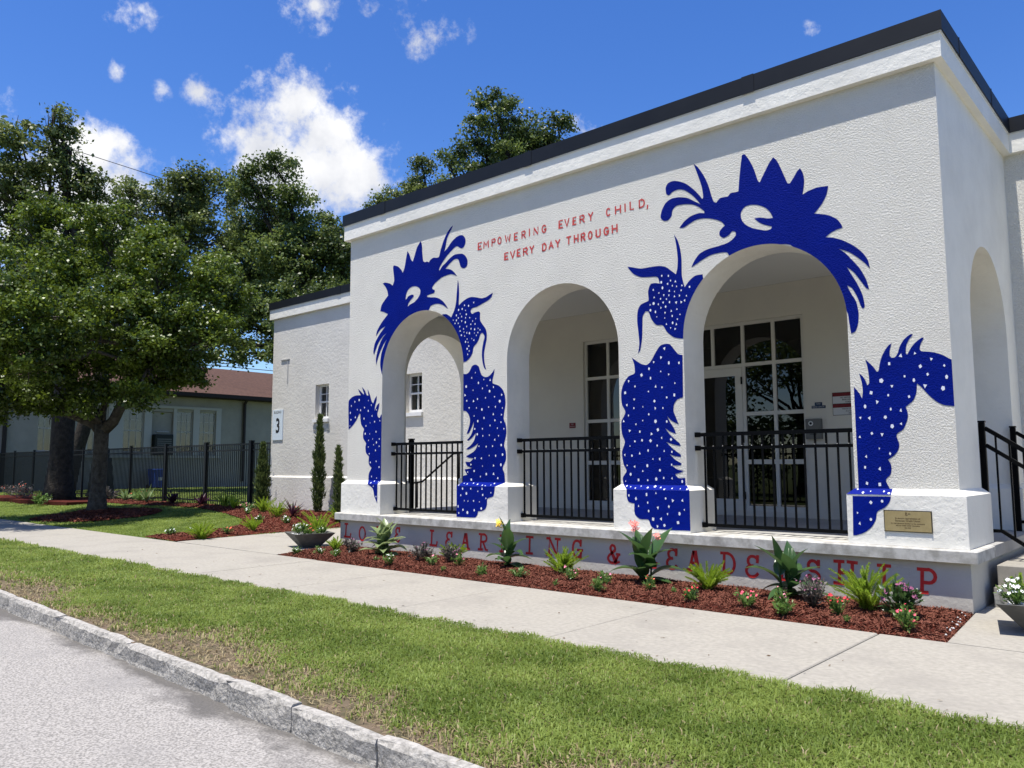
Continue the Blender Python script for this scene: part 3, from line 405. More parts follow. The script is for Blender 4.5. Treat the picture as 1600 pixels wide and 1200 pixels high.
# granite kerb, one stone after another
kerb = empty('kerb', (0, 0, 0)); kerb['kind'] = 'structure'
def stone(x0, x1, i):
    m = MB(); n = max(3, int((x1-x0)/.12)); rr = random.Random(i); dz = rr.uniform(-.014, .012); dy = rr.uniform(-.018, .014); dy2 = dy+rr.uniform(-.02, .02)
    prof = [(-.012, -.24), (0, -.12), (.002, -.03), (.02, 0), (.075, .002), (.092, -.015), (.092, -.24)]
    V = []
    for k in range(n+1):
        t = k/n; x = x0+(x1-x0)*t; e = .018 if k in (0, n) else 0
        for j, (py, pz) in enumerate(prof):
            V.append((x+rr.uniform(-.006, .006)*(0 if k in (0, n) else 1), ky(x)+py+dy*(1-t)+dy2*t+(rr.uniform(-.009, .009) if j < 4 else rr.uniform(-.004, .004))+(e if j < 3 else 0), pz+.008+dz+(rr.uniform(-.005, .004) if j in (2, 3, 4) else 0)-(e*.7 if j in (3, 4) else 0)))
    q = len(prof); F = [(k*q+j, (k+1)*q+j, (k+1)*q+j+1, k*q+j+1) for k in range(n) for j in range(q-1)]
    F += [tuple(range(q-1, -1, -1)), tuple(n*q+j for j in range(q))]
    m.add(V, F)
    me = m.mesh('stone', M['granite']); bm = bmesh.new(); bm.from_mesh(me); bmesh.ops.recalc_face_normals(bm, faces=bm.faces); bm.to_mesh(me); bm.free()
    link('stone', me, kerb)
jx = [-30, -28.1, -26.3, -24.2, -22.4, -20.1, -18.2, -16.6, -14.5, -12.6, -11.1, -9.55, -8.0, -6.38, -4.75, -3.04, -2.25, -1.44, .1, 1.7, 3.2, 5.0]
for i in range(len(jx)-1): stone(jx[i]+.003, jx[i+1]-.003, i)

# sidewalk slabs
walk = empty('sidewalk'); walk['kind'] = 'structure'
sj = [-60, -52, -44, -36, -30, -26, -23.95, -21.98, -20, -18.04, -16.08, -14.12, -12.16, -10.2, -8.24, -6.27, -4.27, -2.29, -.31, 1.66, 3.64, 5.6, 8, 12]
for i in range(len(sj)-1):
    m = MB(); m.cbox(sj[i]+.005, -3.6, -.14, sj[i+1]-.005, -1.585, 0+rnd.uniform(-.003, .003), .008); m.build('slab', M['walk'], walk)
path = empty('entrance_path'); path['kind'] = 'structure'
# left path up to the west steps, right path round the east steps
for (poly) in ([(-12.75, -1.575), (-9.39, -1.575), (-9.80, -.06), (-9.86, .2), (-13.0, .2)], [(-13.0, .212), (-9.9, .212), (-9.9, 3.3), (-13.2, 3.3)]):
    m = MB(); m.prism(poly, -.12, .002); m.build('slab', M['walk'], path)
for (a, b, c_, d) in ((.2, -1.575, 2.6, .30), (2.612, -1.575, 6, .30), (.09, .312, 2.6, 3.37), (2.612, .312, 6, 3.37)):
    m = MB(); 
    if a == .2: m.prism([(.2, -1.575), (2.6, -1.575), (2.6, .30), (.1, .30), (.08, -.02)], -.12, 0)
    else: m.box(a, b, -.12, c_, d, 0)
    m.build('slab', M['walk'], path)

# =================================================================== MULCH BEDS
def in_poly(x, y, P):
    c = False; n = len(P); j = n-1
    for i in range(n):
        if (P[i][1] > y) != (P[j][1] > y) and x < (P[j][0]-P[i][0])*(y-P[i][1])/(P[j][1]-P[i][1])+P[i][0]: c = not c
        j = i
    return c
def bed(name, poly, hz, nchips, size=(.012, .05), seed=1):
    """a mulch bed: low mound plus real loose chips"""
    rg = np.random.default_rng(seed); P = np.array(poly); x0, y0 = P.min(0); x1, y1 = P.max(0)
    m = MB(); step = .12
    cx, cy = P.mean(0)
    def edge_d(x, y):
        d = 9
        for i in range(len(poly)):
            a = Vector(poly[i-1]); b = Vector(poly[i]); p = Vector((x, y)); ab = b-a; t = max(0, min(1, (p-a).dot(ab)/max(ab.length_squared, 1e-9))); d = min(d, (p-(a+ab*t)).length)
        return d
    def h(x, y): return hz(x, y)+.045*min(1, edge_d(x, y)/.18)+.008*math.sin(x*9+y*4)*math.cos(y*11-x*3)
    nxs = int((x1-x0)/step)+2; nys = int((y1-y0)/step)+2; idx = {}
    for j in range(nys):
        for i in range(nxs):
            x, y = x0+(i-.5)*step, y0+(j-.5)*step
            # snap outside points to the outline
            if not in_poly(x, y, poly):
                best = None
                for k in range(len(poly)):
                    a = Vector(poly[k-1]); b = Vector(poly[k]); p = Vector((x, y)); ab = b-a; t = max(0, min(1, (p-a).dot(ab)/max(ab.length_squared, 1e-9))); q = a+ab*t
                    if best is None or (p-q).length < best[0]: best = ((p-q).length, q)
                if best[0] > step*1.3: continue
                x, y = best[1]
            idx[i, j] = len(m.v); m.v.append((x, y, h(x, y)))
    for (i, j), a in idx.items():
        q = [idx.get(k) for k in ((i, j), (i+1, j), (i+1, j+1), (i, j+1))]
        if all(k is not None for k in q): m.f.append(tuple(q)); m.sm.append(True)
    root = m.build(name, M['mulchbase']); root['kind'] = 'structure'
    X = rg.uniform(x0, x1, nchips*3); Y = rg.uniform(y0, y1, nchips*3); pts = [(x, y) for x, y in zip(X, Y) if in_poly(x, y, poly)][:nchips]
    n = len(pts); Cc = np.array([(x, y, h(x, y)+.006) for x, y in pts]); a = rg.uniform(0, 2*math.pi, n); l = rg.uniform(.4, 1, n)*size[1]/2+.006; wd = rg.uniform(.5, 1.1, n)*size[0]/2
    ti = rg.normal(0, .38, n); ro = rg.normal(0, .5, n)
    d = np.stack([np.cos(a)*np.cos(ti), np.sin(a)*np.cos(ti), np.sin(ti)], 1); s = np.stack([-np.sin(a)*np.cos(ro), np.cos(a)*np.cos(ro), np.sin(ro)], 1)
    V = np.stack([Cc-d*l[:, None]-s*wd[:, None], Cc+d*l[:, None]-s*wd[:, None]*.6, Cc+d*l[:, None]*.9+s*wd[:, None], Cc-d*l[:, None]*.95+s*wd[:, None]*.8], 1).reshape(-1, 3)
    o = link('mulch_chips', fast_mesh('mulch_chips', V, np.arange(4*n).reshape(-1, 4), M['mulch']), root); o['kind'] = 'stuff'
    return h
flat = lambda x, y: -.008
FRONT = [(-9.36, -1.57), (.19, -1.57), (.07, -.07), (-9.78, -.07)]
hb = bed('mulch_bed', FRONT, flat, 52000, seed=2)
WEST = [(-14.3, -1.5), (-12.82, -1.55), (-13.05, .2), (-13.25, 3.39), (-21.5, 3.39), (-30, 3.39), (-30, 2.5), (-25, 2.4), (-20.5, 2.7), (-17.5, 2.0), (-15.6, 1.4), (-14.4, .6), (-14.2, -.4)]
zl = lambda x, y: gz(x, y)+.035
hw = bed('mulch_bed', WEST, zl, 15000, (.02, .06), seed=3)
RING = [(-21.2+1.75*math.cos(a*math.pi/14), .25+1.6*math.sin(a*math.pi/14)) for a in range(28)]
zr = lambda x, y: gz(x, y)+.035+.16*math.exp(-((x+21.2)**2+(y-.2)**2)/.5)
bed('mulch_bed', RING, zr, 5000, (.03, .08), seed=4)
# small white pebbles at the front corner of the bed
pb = MB()
for i in range(16):
    t = rnd.random(); x = .17-.1*t+rnd.uniform(-.05, .02); y = -1.5+1.2*t; r = rnd.uniform(.005, .009); pb.tube([(x-r, y, .03), (x, y, .035), (x+r, y+.003, .03)], [r*.5, r, r*.4], 6)
o = pb.build('pebbles', M['stone']); tag(o, kind='stuff', label='few white pebbles scattered at the right edge of the front mulch bed', cat='pebbles')

# =================================================================== GRASS
def grass(name, boxes, label, zf, seed, keep=None, dry=None):
    rg = np.random.default_rng(seed); Vs, Fs, DV, DF = [], [], [], []; nb = 0; nd = 0
    for (x0, x1, y0, y1, dens, wid, ln, segs) in boxes:
        n = int((x1-x0)*(y1-y0)*dens); X = rg.uniform(x0, x1, n); Y = rg.uniform(y0, y1, n)
        if keep is not None: k = keep(X, Y, rg); X, Y = X[k], Y[k]; n = len(X)
        Z = np.array([zf(a, b) for a, b in zip(X, Y)]) if zf else np.full(n, -.012)
        a = rg.uniform(0, 2*math.pi, n); L = ln*rg.uniform(.5, 1.25, n); lean = np.abs(rg.normal(.75, .4, n)).clip(0, 1.3); W2 = wid*rg.uniform(.6, 1.3, n)/2
        patch = .5+.5*np.sin(X*1.9+np.sin(Y*2.3)*1.5)*np.cos(Y*2.7+X*.6); L = L*(.72+.5*patch)
        base = np.stack([X, Y, Z], 1); d = np.stack([np.cos(a), np.sin(a), np.zeros(n)], 1); s = np.stack([-np.sin(a+rg.normal(0, .5, n)), np.cos(a), np.zeros(n)], 1)
        h1 = base+d*(L*.35*np.sin(lean))[:, None]+np.array([0, 0, 1])*(L*.55*np.cos(lean*.6))[:, None]
        h2 = base+d*(L*np.sin(lean+.25))[:, None]+np.array([0, 0, 1])*(L*.92*np.cos(lean+.25)).clip(.004)[:, None]
        V = np.stack([base-s*W2[:, None], base+s*W2[:, None], h1+s*W2[:, None]*.9, h1-s*W2[:, None]*.9, h2], 1)   # 5 verts
        if dry is not None: dm = dry(X, Y, rg)
        else: dm = np.zeros(n, bool)
        for msk, VV, FF in ((~dm, Vs, Fs), (dm, DV, DF)):
            v = V[msk].reshape(-1, 3); m = msk.sum(); off = sum(len(q) for q in VV)
            if m == 0: continue
            i = np.arange(m)[:, None]*5+off
            FF.append(np.concatenate([i+np.array([[0, 1, 2]]), i+np.array([[0, 2, 3]]), i+np.array([[3, 2, 4]])])); VV.append(v)
    o = link(name, fast_mesh(name, np.concatenate(Vs), np.concatenate(Fs), M['grass'])); tag(o, label, 'grass', kind='stuff')
    if DV:
        o2 = link('dry_grass', fast_mesh('dry_grass', np.concatenate(DV), np.concatenate(DF), M['grass_dry'])); tag(o2, 'tan dry straw and runners thinning out beside the granite kerb', 'dry grass', kind='stuff')
def bare(X, Y):
    n = np.sin(X*1.3+.5)*.5+np.sin(X*3.1+Y*2)*.3+np.sin(X*6.7-Y*5)*.22+np.sin(X*13.1+Y*9)*.12+np.sin(X*23+Y*17)*.10
    return (.70-(Y-(-5.93-.034*(X+1.4))))*2.3+n*.9        # >0 towards the kerb in ragged patches
def keep_v(X, Y, rg):
    b = bare(X, Y); p = np.clip(.9-b*.75, .07, 1)*np.clip((-3.50+.035*np.sin(X*7)+.03*np.sin(X*17.3)-Y)/.11, 0, 1)
    return (rg.random(len(X)) < p) & (Y > -5.93-.034*(X+1.4)+.085)
def dry_v(X, Y, rg): return rg.random(len(X)) < np.clip(.03+bare(X, Y)*.55, .03, .85)
grass('verge_grass', [(-3.2, 2.6, -6.05, -3.47, 9500, .0072, .056, 2), (-8, -3.2, -5.9, -3.47, 7000, .009, .058, 2), (-15, -8, -5.7, -3.47, 3000, .014, .062, 2), (-30, -15, -5.5, -3.47, 900, .02, .075, 2)],
      'green St Augustine style grass on the verge between kerb and sidewalk', None, 11, keep_v, dry_v)
rngt = RING
def keep_l(X, Y, rg):
    k = ((X+21.2)/1.7)**2+((Y-.25)/1.55)**2 > 1
    w = np.array([not in_poly(a, b, WEST) for a, b in zip(X, Y)]); return k & w
grass('lawn_grass', [(-19, -12.9, -1.56, 2.8, 2400, .012, .055, 2), (-30, -19, -1.56, 3.0, 1000, .02, .06, 2), (-42, -30, -1.56, 3.3, 350, .035, .07, 2), (-41, -18, 3.5, 14, 230, .04, .08, 2)],
      'mown lawn dappled by tree shade left of the entrance path and behind the fence', lambda x, y: gz(x, y), 12, keep_l)
# stray straw and leaf litter on the bare soil
rg = np.random.default_rng(5); n = 16000; X = rg.uniform(-14, 1.5, n); Y = rg.uniform(-6.0, -4.7, n); k = (Y > -5.93-.034*(X+1.4)+.09) & (rg.random(n) < np.clip(bare(X, Y)*.6, 0, .9)); X, Y = X[k], Y[k]; n = len(X)
a = rg.uniform(0, 2*math.pi, n); l = rg.uniform(.01, .035, n); d = np.stack([np.cos(a), np.sin(a), rg.normal(0, .15, n)], 1)*l[:, None]; s = np.stack([-np.sin(a), np.cos(a), rg.normal(0, .2, n)], 1)*.0022
c = np.stack([X, Y, rg.uniform(-.008, .006, n)], 1); V = np.stack([c-d-s, c+d-s, c+d+s, c-d+s], 1).reshape(-1, 3)
tag(link('straw_litter', fast_mesh('straw_litter', V, np.arange(4*n).reshape(-1, 4), M['grass_dry'])), 'loose straw litter on the bare soil along the kerb', 'litter', kind='stuff')

rg = np.random.default_rng(8); n = 150; X = rg.uniform(-12, 2.5, n); Y = np.where(rg.random(n) < .6, rg.uniform(-3.5, -1.7, n), -3.52+rg.random(n)**3*1.2); a = rg.uniform(0, 6.28, n); l = rg.uniform(.006, .022, n)
d = np.stack([np.cos(a), np.sin(a), rg.normal(0, .1, n)], 1)*l[:, None]; s_ = np.stack([-np.sin(a), np.cos(a), rg.normal(0, .3, n)], 1)*(l*.35)[:, None]; c_ = np.stack([X, Y, np.full(n, .008)], 1)
V = np.stack([c_-d, c_+s_, c_+d, c_-s_], 1).reshape(-1, 3)
tag(link('leaf_litter', fast_mesh('leaf_litter', V, np.arange(4*n).reshape(-1, 4), M['litter'])), 'tiny dry leaves and mulch crumbs scattered on the sidewalk', 'litter', kind='stuff')

# =================================================================== SCHOOL BUILDING
B = empty('school_building', (-4.85, 1.7, 0), 0, 'white stucco school entrance block with three arches and a blue creature mural', 'school building')
class _Off: pass
def bpart(o, label=None):        # keep world coordinates while parenting under the empty at the building's base
    o.parent = B; o.matrix_parent_inverse = Matrix.Translation((4.85, -1.7, 0))
    if label: o['label'] = label
    return o
ZS, ZT = .582, 5.60
R_, SPR = .985, 2.945
AX = [-7.77, -4.89, -1.962]
arches = [arch(c, R_, SPR, ZS) for c in AX]
def wall_with_gaps(u0, u1, archs, z0, z1):
    """wall outline whose openings reach the floor: one polygon running round the arches"""
    P = [(u0, z0)]
    for A_ in archs: P += A_
    P += [(u1, z0), (u1, z1), (u0, z1)]
    return P
fwall = bpart(plate('front_wall', wall_with_gaps(-9.70, 0, arches, ZS, ZT), [], 0, .5, 'y', M['stucco']))
fwall.data.materials.append(M['stucco_smooth'])
for p_ in fwall.data.polygons:
    if p_.normal.y > -.5: p_.material_index = 1
bpart(plate('east_wall', wall_with_gaps(.5, 3.4, [arch(1.87, .95, 2.96, ZS)], ZS, ZT), [], -.5, 0, 'x', M['stucco_smooth']))
bpart(plate('west_wall', wall_with_gaps(.5, 3.4, [arch(1.87, .95, 2.96, ZS)], ZS, ZT), [], -9.7, -9.2, 'x', M['stucco_smooth']))
# plinths round the piers
OFF = .07
def plinth(poly, name='plinth', z0=ZS, z1=1.085, z2=1.145, parent=None):
    m = MB(); o = offset_poly(poly, OFF); n = len(poly); V = [(x, y, z0) for x, y in o]+[(x, y, z1) for x, y in o]+[(x, y, z2) for x, y in poly]
    F = [(k+i, k+(i+1) % n, k+n+(i+1) % n, k+n+i) for k in (0, n) for i in range(n)]
    m.add(V, F); return bpart(m.build(name, M['stucco_smooth']))
plinth([(-9.70, 0), (-8.755, 0), (-8.755, .5), (-9.2, .5), (-9.2, .92), (-9.7, .92)])
plinth([(-6.785, 0), (-5.875, 0), (-5.875, .5), (-6.785, .5)])
plinth([(-3.905, 0), (-2.947, 0), (-2.947, .5), (-3.905, .5)])
plinth([(-.977, 0), (0, 0), (0, .92), (-.5, .92), (-.5, .5), (-.977, .5)])
plinth([(-.5, 2.82), (0, 2.82), (0, 3.33), (-.5, 3.33)]); plinth([(-9.7, 2.82), (-9.2, 2.82), (-9.2, 3.33), (-9.7, 3.33)])
# wings: x ranges west -17.75..-9.7, east 0..9
def window_hole(x0, x1, z0, z1): return [(x0, z0), (x0, z1), (x1, z1), (x1, z0)]
W1 = (-15.68, -15.10, 2.60, 3.50); W2 = (-12.12, -11.54, 2.60, 3.50)
WIN = [W1, W2]
bpart(plate('west_wing_wall', [(-17.75, 0), (-9.2, 0), (-9.2, ZT), (-17.75, ZT)], [window_hole(*w_) for w_ in WIN], 3.4, 3.75, 'y', M['stucco_wing']), 'pale grey-white stucco of the wing left of the arches')
bpart(plate('east_wing_wall', [(-.5, 0), (9, 0), (9, ZT), (-.5, ZT)], [], 3.4, 3.75, 'y', M['stucco']))
m = MB(); m.box(-17.75, 3.752, 0, -17.4, 12, ZT); bpart(m.build('wing_end_wall', M['stucco_wing']))
for x0, x1 in ((-17.75, -9.9), (.0, 9)):
    m = MB(); y0 = 3.4; a, b = (x0-.05, x1)
    m.add([(a, y0-.05, 0), (b, y0-.05, 0), (b, y0-.05, 1.09), (a, y0-.05, 1.09), (b, y0, 1.135), (x0, y0, 1.135), (a, y0+.5, 0), (a, y0+.5, 1.09), (x0, y0+.5, 1.135)], [(0, 1, 2, 3), (3, 2, 4, 5), (6, 0, 3, 7), (7, 3, 5, 8)])
    bpart(m.build('wing_plinth', M['stucco_smooth' if x0 > -1 else 'stucco_wing']))
# cornice band and metal roof edge running round the block and both wings
RUN = [(-17.75, 12), (-17.75, 3.4), (-9.7, 3.4), (-9.7, 0), (0, 0), (0, 3.4), (9, 3.4)]
def run_band(name, d, z0, z1, material, dd=None):
    segs = []; n = len(RUN)
    def off(i, d):
        p = Vector(RUN[i]); es = []
        if i > 0: e = (p-Vector(RUN[i-1])).normalized(); es.append(Vector((-e.y, e.x))*-1)
        if i < n-1: e = (Vector(RUN[i+1])-p).normalized(); es.append(Vector((-e.y, e.x))*-1)
        s = es[0] if len(es) == 1 else (es[0]+es[1])
        return p+s*d
    return [off(i, d) for i in range(n)]
def band(d, z0, z1, material, name, inner=0.0, breaks=None):
    o = run_band(name, d, z0, z1, material); i_ = run_band(name, -inner-.12, z0, z1, material); out = []
    for k in range(len(RUN)-1):
        m = MB(); a, b, c_, e = o[k], o[k+1], i_[k+1], i_[k]
        m.add([(a.x, a.y, z0), (b.x, b.y, z0), (c_.x, c_.y, z0), (e.x, e.y, z0), (a.x, a.y, z1), (b.x, b.y, z1), (c_.x, c_.y, z1), (e.x, e.y, z1)], [(0, 3, 2, 1), (4, 5, 6, 7), (0, 1, 5, 4), (1, 2, 6, 5), (2, 3, 7, 6), (3, 0, 4, 7)])
        me = m.mesh(name, material); bm = bmesh.new(); bm.from_mesh(me); bmesh.ops.recalc_face_normals(bm, faces=bm.faces); bm.to_mesh(me); bm.free()
        out.append(bpart(link(name, me)))
    return out
# the wall tops under the cornice are 5.60; the cornice wraps them
band(.088, 5.472, 5.728, M['stucco_smooth'], 'cornice', inner=-.118)
band(.100, 5.7285, 5.742, M['drip'], 'drip_edge', inner=-.118)
fl = band(.113, 5.7425, 5.945, M['flash'], 'roof_flashing')
m = MB(); m.box(-9.6, .1, 5.86, -.1, 12, 5.93); m.box(-17.6, 3.5, 5.86, -9.62, 12, 5.93); m.box(-.08, 3.5, 5.86, 9, 12, 5.93); bpart(m.build('roof', M['flash']))
for x in (-1.95, -5.36, -8.68): m = MB(); m.box(x-.075, -.1185, 5.733, x+.075, -.1132, 5.95); bpart(m.build('flashing_joint', M['flash']))
for y in (.62, 2.2): m = MB(); m.box(.1132, y-.012, 5.735, .1185, y+.012, 5.95); bpart(m.build('flashing_joint', M['flash']))
for x in (-11.3, -14.6): m = MB(); m.box(x-.075, 3.4-.1185, 5.733, x+.075, 3.4-.1132, 5.95); bpart(m.build('flashing_joint', M['flash']))
for x in (1.6, 4.6): m = MB(); m.box(x-.012, 3.4-.1185, 5.735, x+.012, 3.4-.1132, 5.95); bpart(m.build('flashing_joint', M['flash']))
# porch floor slab with rounded worn edge, foundation below
m = MB(); m.cbox(-9.85, -.15, .462, .15, .62, .580, .012); bpart(m.build('porch_slab', M['slab']))
m = MB(); m.box(-9.85, .62, .462, .15, 3.395, .579); bpart(m.build('porch_floor', M['tile']))
m = MB(); m.box(-9.77, -.07, -.1, .07, 3.39, .461); bpart(m.build('foundation_wall', M['found']))
# ceiling, back wall with storefront opening
m = MB(); m.box(-9.19, .51, 4.24, -.51, 3.39, 4.30); bpart(m.build('porch_ceiling', M['ceiling']))
SF = (-7.0, -2.79, .66, 3.71)
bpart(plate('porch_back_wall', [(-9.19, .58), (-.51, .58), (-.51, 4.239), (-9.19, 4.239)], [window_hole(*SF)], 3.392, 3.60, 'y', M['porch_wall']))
# east_wing / west_wing walls behind it are cut away by starting them outside the porch; room behind the glass
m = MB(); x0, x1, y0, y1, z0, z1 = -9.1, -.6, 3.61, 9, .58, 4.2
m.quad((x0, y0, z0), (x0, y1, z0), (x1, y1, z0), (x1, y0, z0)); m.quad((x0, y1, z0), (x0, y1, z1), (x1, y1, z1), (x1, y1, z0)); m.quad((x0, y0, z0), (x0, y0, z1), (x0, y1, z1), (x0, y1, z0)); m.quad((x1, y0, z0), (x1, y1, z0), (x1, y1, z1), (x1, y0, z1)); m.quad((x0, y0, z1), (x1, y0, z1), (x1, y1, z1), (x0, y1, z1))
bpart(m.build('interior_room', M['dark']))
# storefront: mullions and bars
FY0, FY1 = 3.44, 3.50
def bar(x0, z0, x1, z1, name='mullion', y0=FY0, y1=FY1): m = MB(); m.box(x0, y0, z0, x1, y1, z1); return bpart(m.build(name, M['frame']))
hw_ = .027
vert = [-7.0+hw_, -6.47, -5.98, -3.81, -3.295, -2.79-hw_]
for x in vert: bar(x-hw_, .66, x+hw_, 3.71)
for x in (-5.435, -4.89, -4.345): bar(x-hw_, 3.02, x+hw_, 3.655)
def hbar(x0, x1, z, t=.027, y0=FY0-.002): bar(x0, z-t, x1, z+t, 'transom_bar', y0, FY1-.002)
hbar(-6.945, -2.845, 3.683)
for a, b in ((-6.945, -6.497), (-6.443, -6.007), (-3.783, -3.322), (-3.268, -2.845)):
    for z, t in ((3.005, .028), (2.205, .03), (1.435, .036), (.70, .04)): hbar(a, b, z, t)
hbar(-5.953, -3.837, 3.0, .03)
def pane(x0, z0, x1, z1, parent=None, y=3.47, name='glass_pane', mt='glass'):
    m = MB(); m.quad((x0, y, z0), (x1, y, z0), (x1, y, z1), (x0, y, z1)); return bpart(m.build(name, M[mt]))
for a, b in ((-6.945, -6.497), (-6.443, -6.007), (-3.783, -3.322), (-3.268, -2.845)):
    for z0, z1 in ((.74, 1.399), (1.471, 2.175), (2.235, 2.977), (3.033, 3.656)): pane(a, z0, b, z1)
for a, b in ((-5.953, -5.462), (-5.408, -4.917), (-4.863, -4.372), (-4.318, -3.837)): pane(a, 3.03, b, 3.656)
# pair of doors
def door(x0, x1, hinge_right):
    f = MB(); st_ = .115; z0, z1 = .60, 2.965
    for (a, b, c_, d) in ((x0, z0, x0+st_, z1), (x1-st_, z0, x1, z1), (x0+st_, z1-.13, x1-st_, z1), (x0+st_, z0, x1-st_, z0+.24)): f.box(a, FY0-.01, b, c_, FY1-.01, d)
    dr = bpart(f.build('door', M['frame']))
    g_ = MB(); g_.quad((x0+st_, 3.46, z0+.24), (x1-st_, 3.46, z0+.24), (x1-st_, 3.46, z1-.13), (x0+st_, 3.46, z1-.13)); g_.build('glass_pane', M['glass'], dr)
    h_ = MB(); hx = x0+.06 if hinge_right else x1-.06
    h_.tube([(hx, FY0-.01, 1.45), (hx, FY0-.07, 1.45), (hx, FY0-.07, 1.85), (hx, FY0-.01, 1.85)], .012, 6); h_.build('handle', M['iron'], dr)
    for z in (.9, 1.8, 2.75):
        q = MB(); kx = x1 if hinge_right else x0; q.box(kx-.012, FY0-.028, z-.06, kx+.012, FY0-.011, z+.06); q.build('hinge', M['iron'], dr)
door(-4.885, -3.84, True); door(-5.95, -4.895, False)
m = MB(); m.box(-5.95, 3.40, .579, -3.84, 3.62, .60); bpart(m.build('threshold', M['frame']))
# wing windows
def wing_window(x0, x1, z0, z1):
    f = MB(); t = .05; y0, y1 = 3.53, 3.60
    for q in ((x0, z0, x0+t, z1), (x1-t, z0, x1, z1), (x0+t, z1-t, x1-t, z1), (x0+t, z0, x1-t, z0+t+.02), (x0+t, (z0+z1)/2-.02, x1-t, (z0+z1)/2+.02)): f.box(q[0], y0, q[1], q[2], y1, q[3])
    fr = bpart(f.build('window', M['wframe']))
    mu = MB(); xm = (x0+x1)/2; mu.box(xm-.011, y0+.01, z0+.07, xm+.011, y1-.01, (z0+z1)/2-.02); mu.box(xm-.011, y0+.01, (z0+z1)/2+.02, xm+.011, y1-.01, z1-t); mu.box(x0+t, y0+.013, z1-.25, xm-.011, y1-.013, z1-.232); mu.box(xm+.011, y0+.013, z1-.25, x1-t, y1-.013, z1-.232); mu.build('muntin', M['wframe'], fr)
    g_ = MB(); g_.quad((x0+t, 3.57, z0+t), (x1-t, 3.57, z0+t), (x1-t, 3.57, z1-t), (x0+t, 3.57, z1-t)); g_.build('pane', M['glass2'], fr)
    s_ = MB(); s_.box(x0-.05, 3.34, z0-.085, x1+.05, 3.53, z0-.002); bpart(s_.build('window_sill', M['wframe']))
    k_ = MB(); k_.quad((x0-.1, 3.9, z0-.1), (x1+.1, 3.9, z0-.1), (x1+.1, 3.9, z1+.1), (x0-.1, 3.9, z1+.1)); bpart(k_.build('window_backing', M['dark']))
for w_ in WIN: wing_window(*w_)
# drip edge stub with rust-thin conduit near the wing corner
m = MB(); m.box(-17.33, 3.37, 4.285, -16.92, 3.398, 4.31); m.box(-17.0, 3.38, 3.62, -16.98, 3.398, 4.284); tag(m.build('wall_conduit', M['grey']), 'thin vertical conduit with a short arm on the wing wall above the number sign', 'conduit')
# small vent under the wing window
for x0 in (W1[0]-.06, W1[1]-.04):
    m = MB(); m.box(x0, 3.385, 2.30, x0+.12, 3.399, 2.46)
    for k in range(4): m.box(x0+.01, 3.380, 2.315+k*.035, x0+.11, 3.385, 2.33+k*.035)
    tag(m.build('wall_vent', M['grey']), 'small grey louvred vent under the %s end of the wing window sill' % ('left' if x0 < W1[0] else 'right'), 'vent', group='vents under the wing window')

# ---- stairs at both ends
def stairs(sx, name_label):
    root = empty('stairs', (.15 if sx > 0 else -9.85, 1.9, 0), 0, name_label, 'steps')
    xb = .151 if sx > 0 else -9.851
    for i, (z, y0) in enumerate(((.387, .62), (.193, .42))):
        x0, x1 = xb, xb+sx*.28*(i+1); m = MB(); a, b = min(x0, x1), max(x0, x1)
        if i == 1: x0 = xb; 
        m.cbox(a, y0, -.06, b, 3.33-(.0 if i == 0 else .0), z-(0 if i == 0 else 0), .008) if i == 0 else (m.cbox(min(xb+sx*.281, x1), y0, -.06, max(xb+sx*.281, x1), 3.33, z, .008), m.box(min(xb, xb+sx*.28), y0, -.06, max(xb, xb+sx*.28), .619, z-.004))
        o = m.build('step', M['walk']); o.parent = root; o.matrix_parent_inverse = Matrix.Translation(-root.location)
    return root
stairs(1, 'concrete steps at the right end of the porch behind the planter bowl'); stairs(-1, 'concrete steps at the left end of the porch by the path')

# ---- mural: traced outlines, painted over the wall, the sloping plinth top and the plinth face
def densify(P, L):
    out = []
    for i in range(len(P)):
        a, b = Vector(P[i]), Vector(P[(i+1) % len(P)]); n = max(1, int((b-a).length/L))
        out += [tuple(a+(b-a)*(k/n)) for k in range(n)]
    return out
def snap(P):        # keep paint off the openings: points inside an arch move out to its edge
    out = []
    for x, z in P:
        for c in AX:
            if z < SPR:
                if abs(x-c) < R_+.012: x = c+math.copysign(R_+.001, x-c)
            else:
                d = math.hypot(x-c, z-SPR)
                if d < R_+.012 : x, z = c+(x-c)/d*(R_+.001), SPR+(z-SPR)/d*(R_+.001)
        x = min(-.002, max(-9.698, x)); out.append((x, z))
    q = [out[0]]
    for p in out[1:]:
        if (Vector(p)-Vector(q[-1])).length > .002: q.append(p)
    return q
def catmull(P):     # soften the traced corners a little except real spikes
    out = []; n = len(P)
    for i in range(n):
        p0, p1, p2, p3 = (Vector(P[(i+k-1) % n]) for k in range(4))
        def sharp(a, b, c): 
            u, v = b-a, c-b
            return u.length < 1e-6 or v.length < 1e-6 or u.angle(v) > 1.15
        s1, s2 = sharp(p0, p1, p2), sharp(p1, p2, p3)
        m1 = (p2-p1)*.5 if s1 else (p2-p0)*.5; m2 = (p2-p1)*.5 if s2 else (p3-p1)*.5
        L_ = (p2-p1).length; m1 = m1.normalized()*min(m1.length, L_*.8) if m1.length else m1; m2 = m2.normalized()*min(m2.length, L_*.8) if m2.length else m2
        steps = 4 if L_ > .03 else 2
        for k in range(steps):
            t = k/steps; out.append(tuple(p1*(2*t**3-3*t*t+1)+m1*(t**3-2*t*t+t)+p2*(-2*t**3+3*t*t)+m2*(t**3-t*t)))
    return out
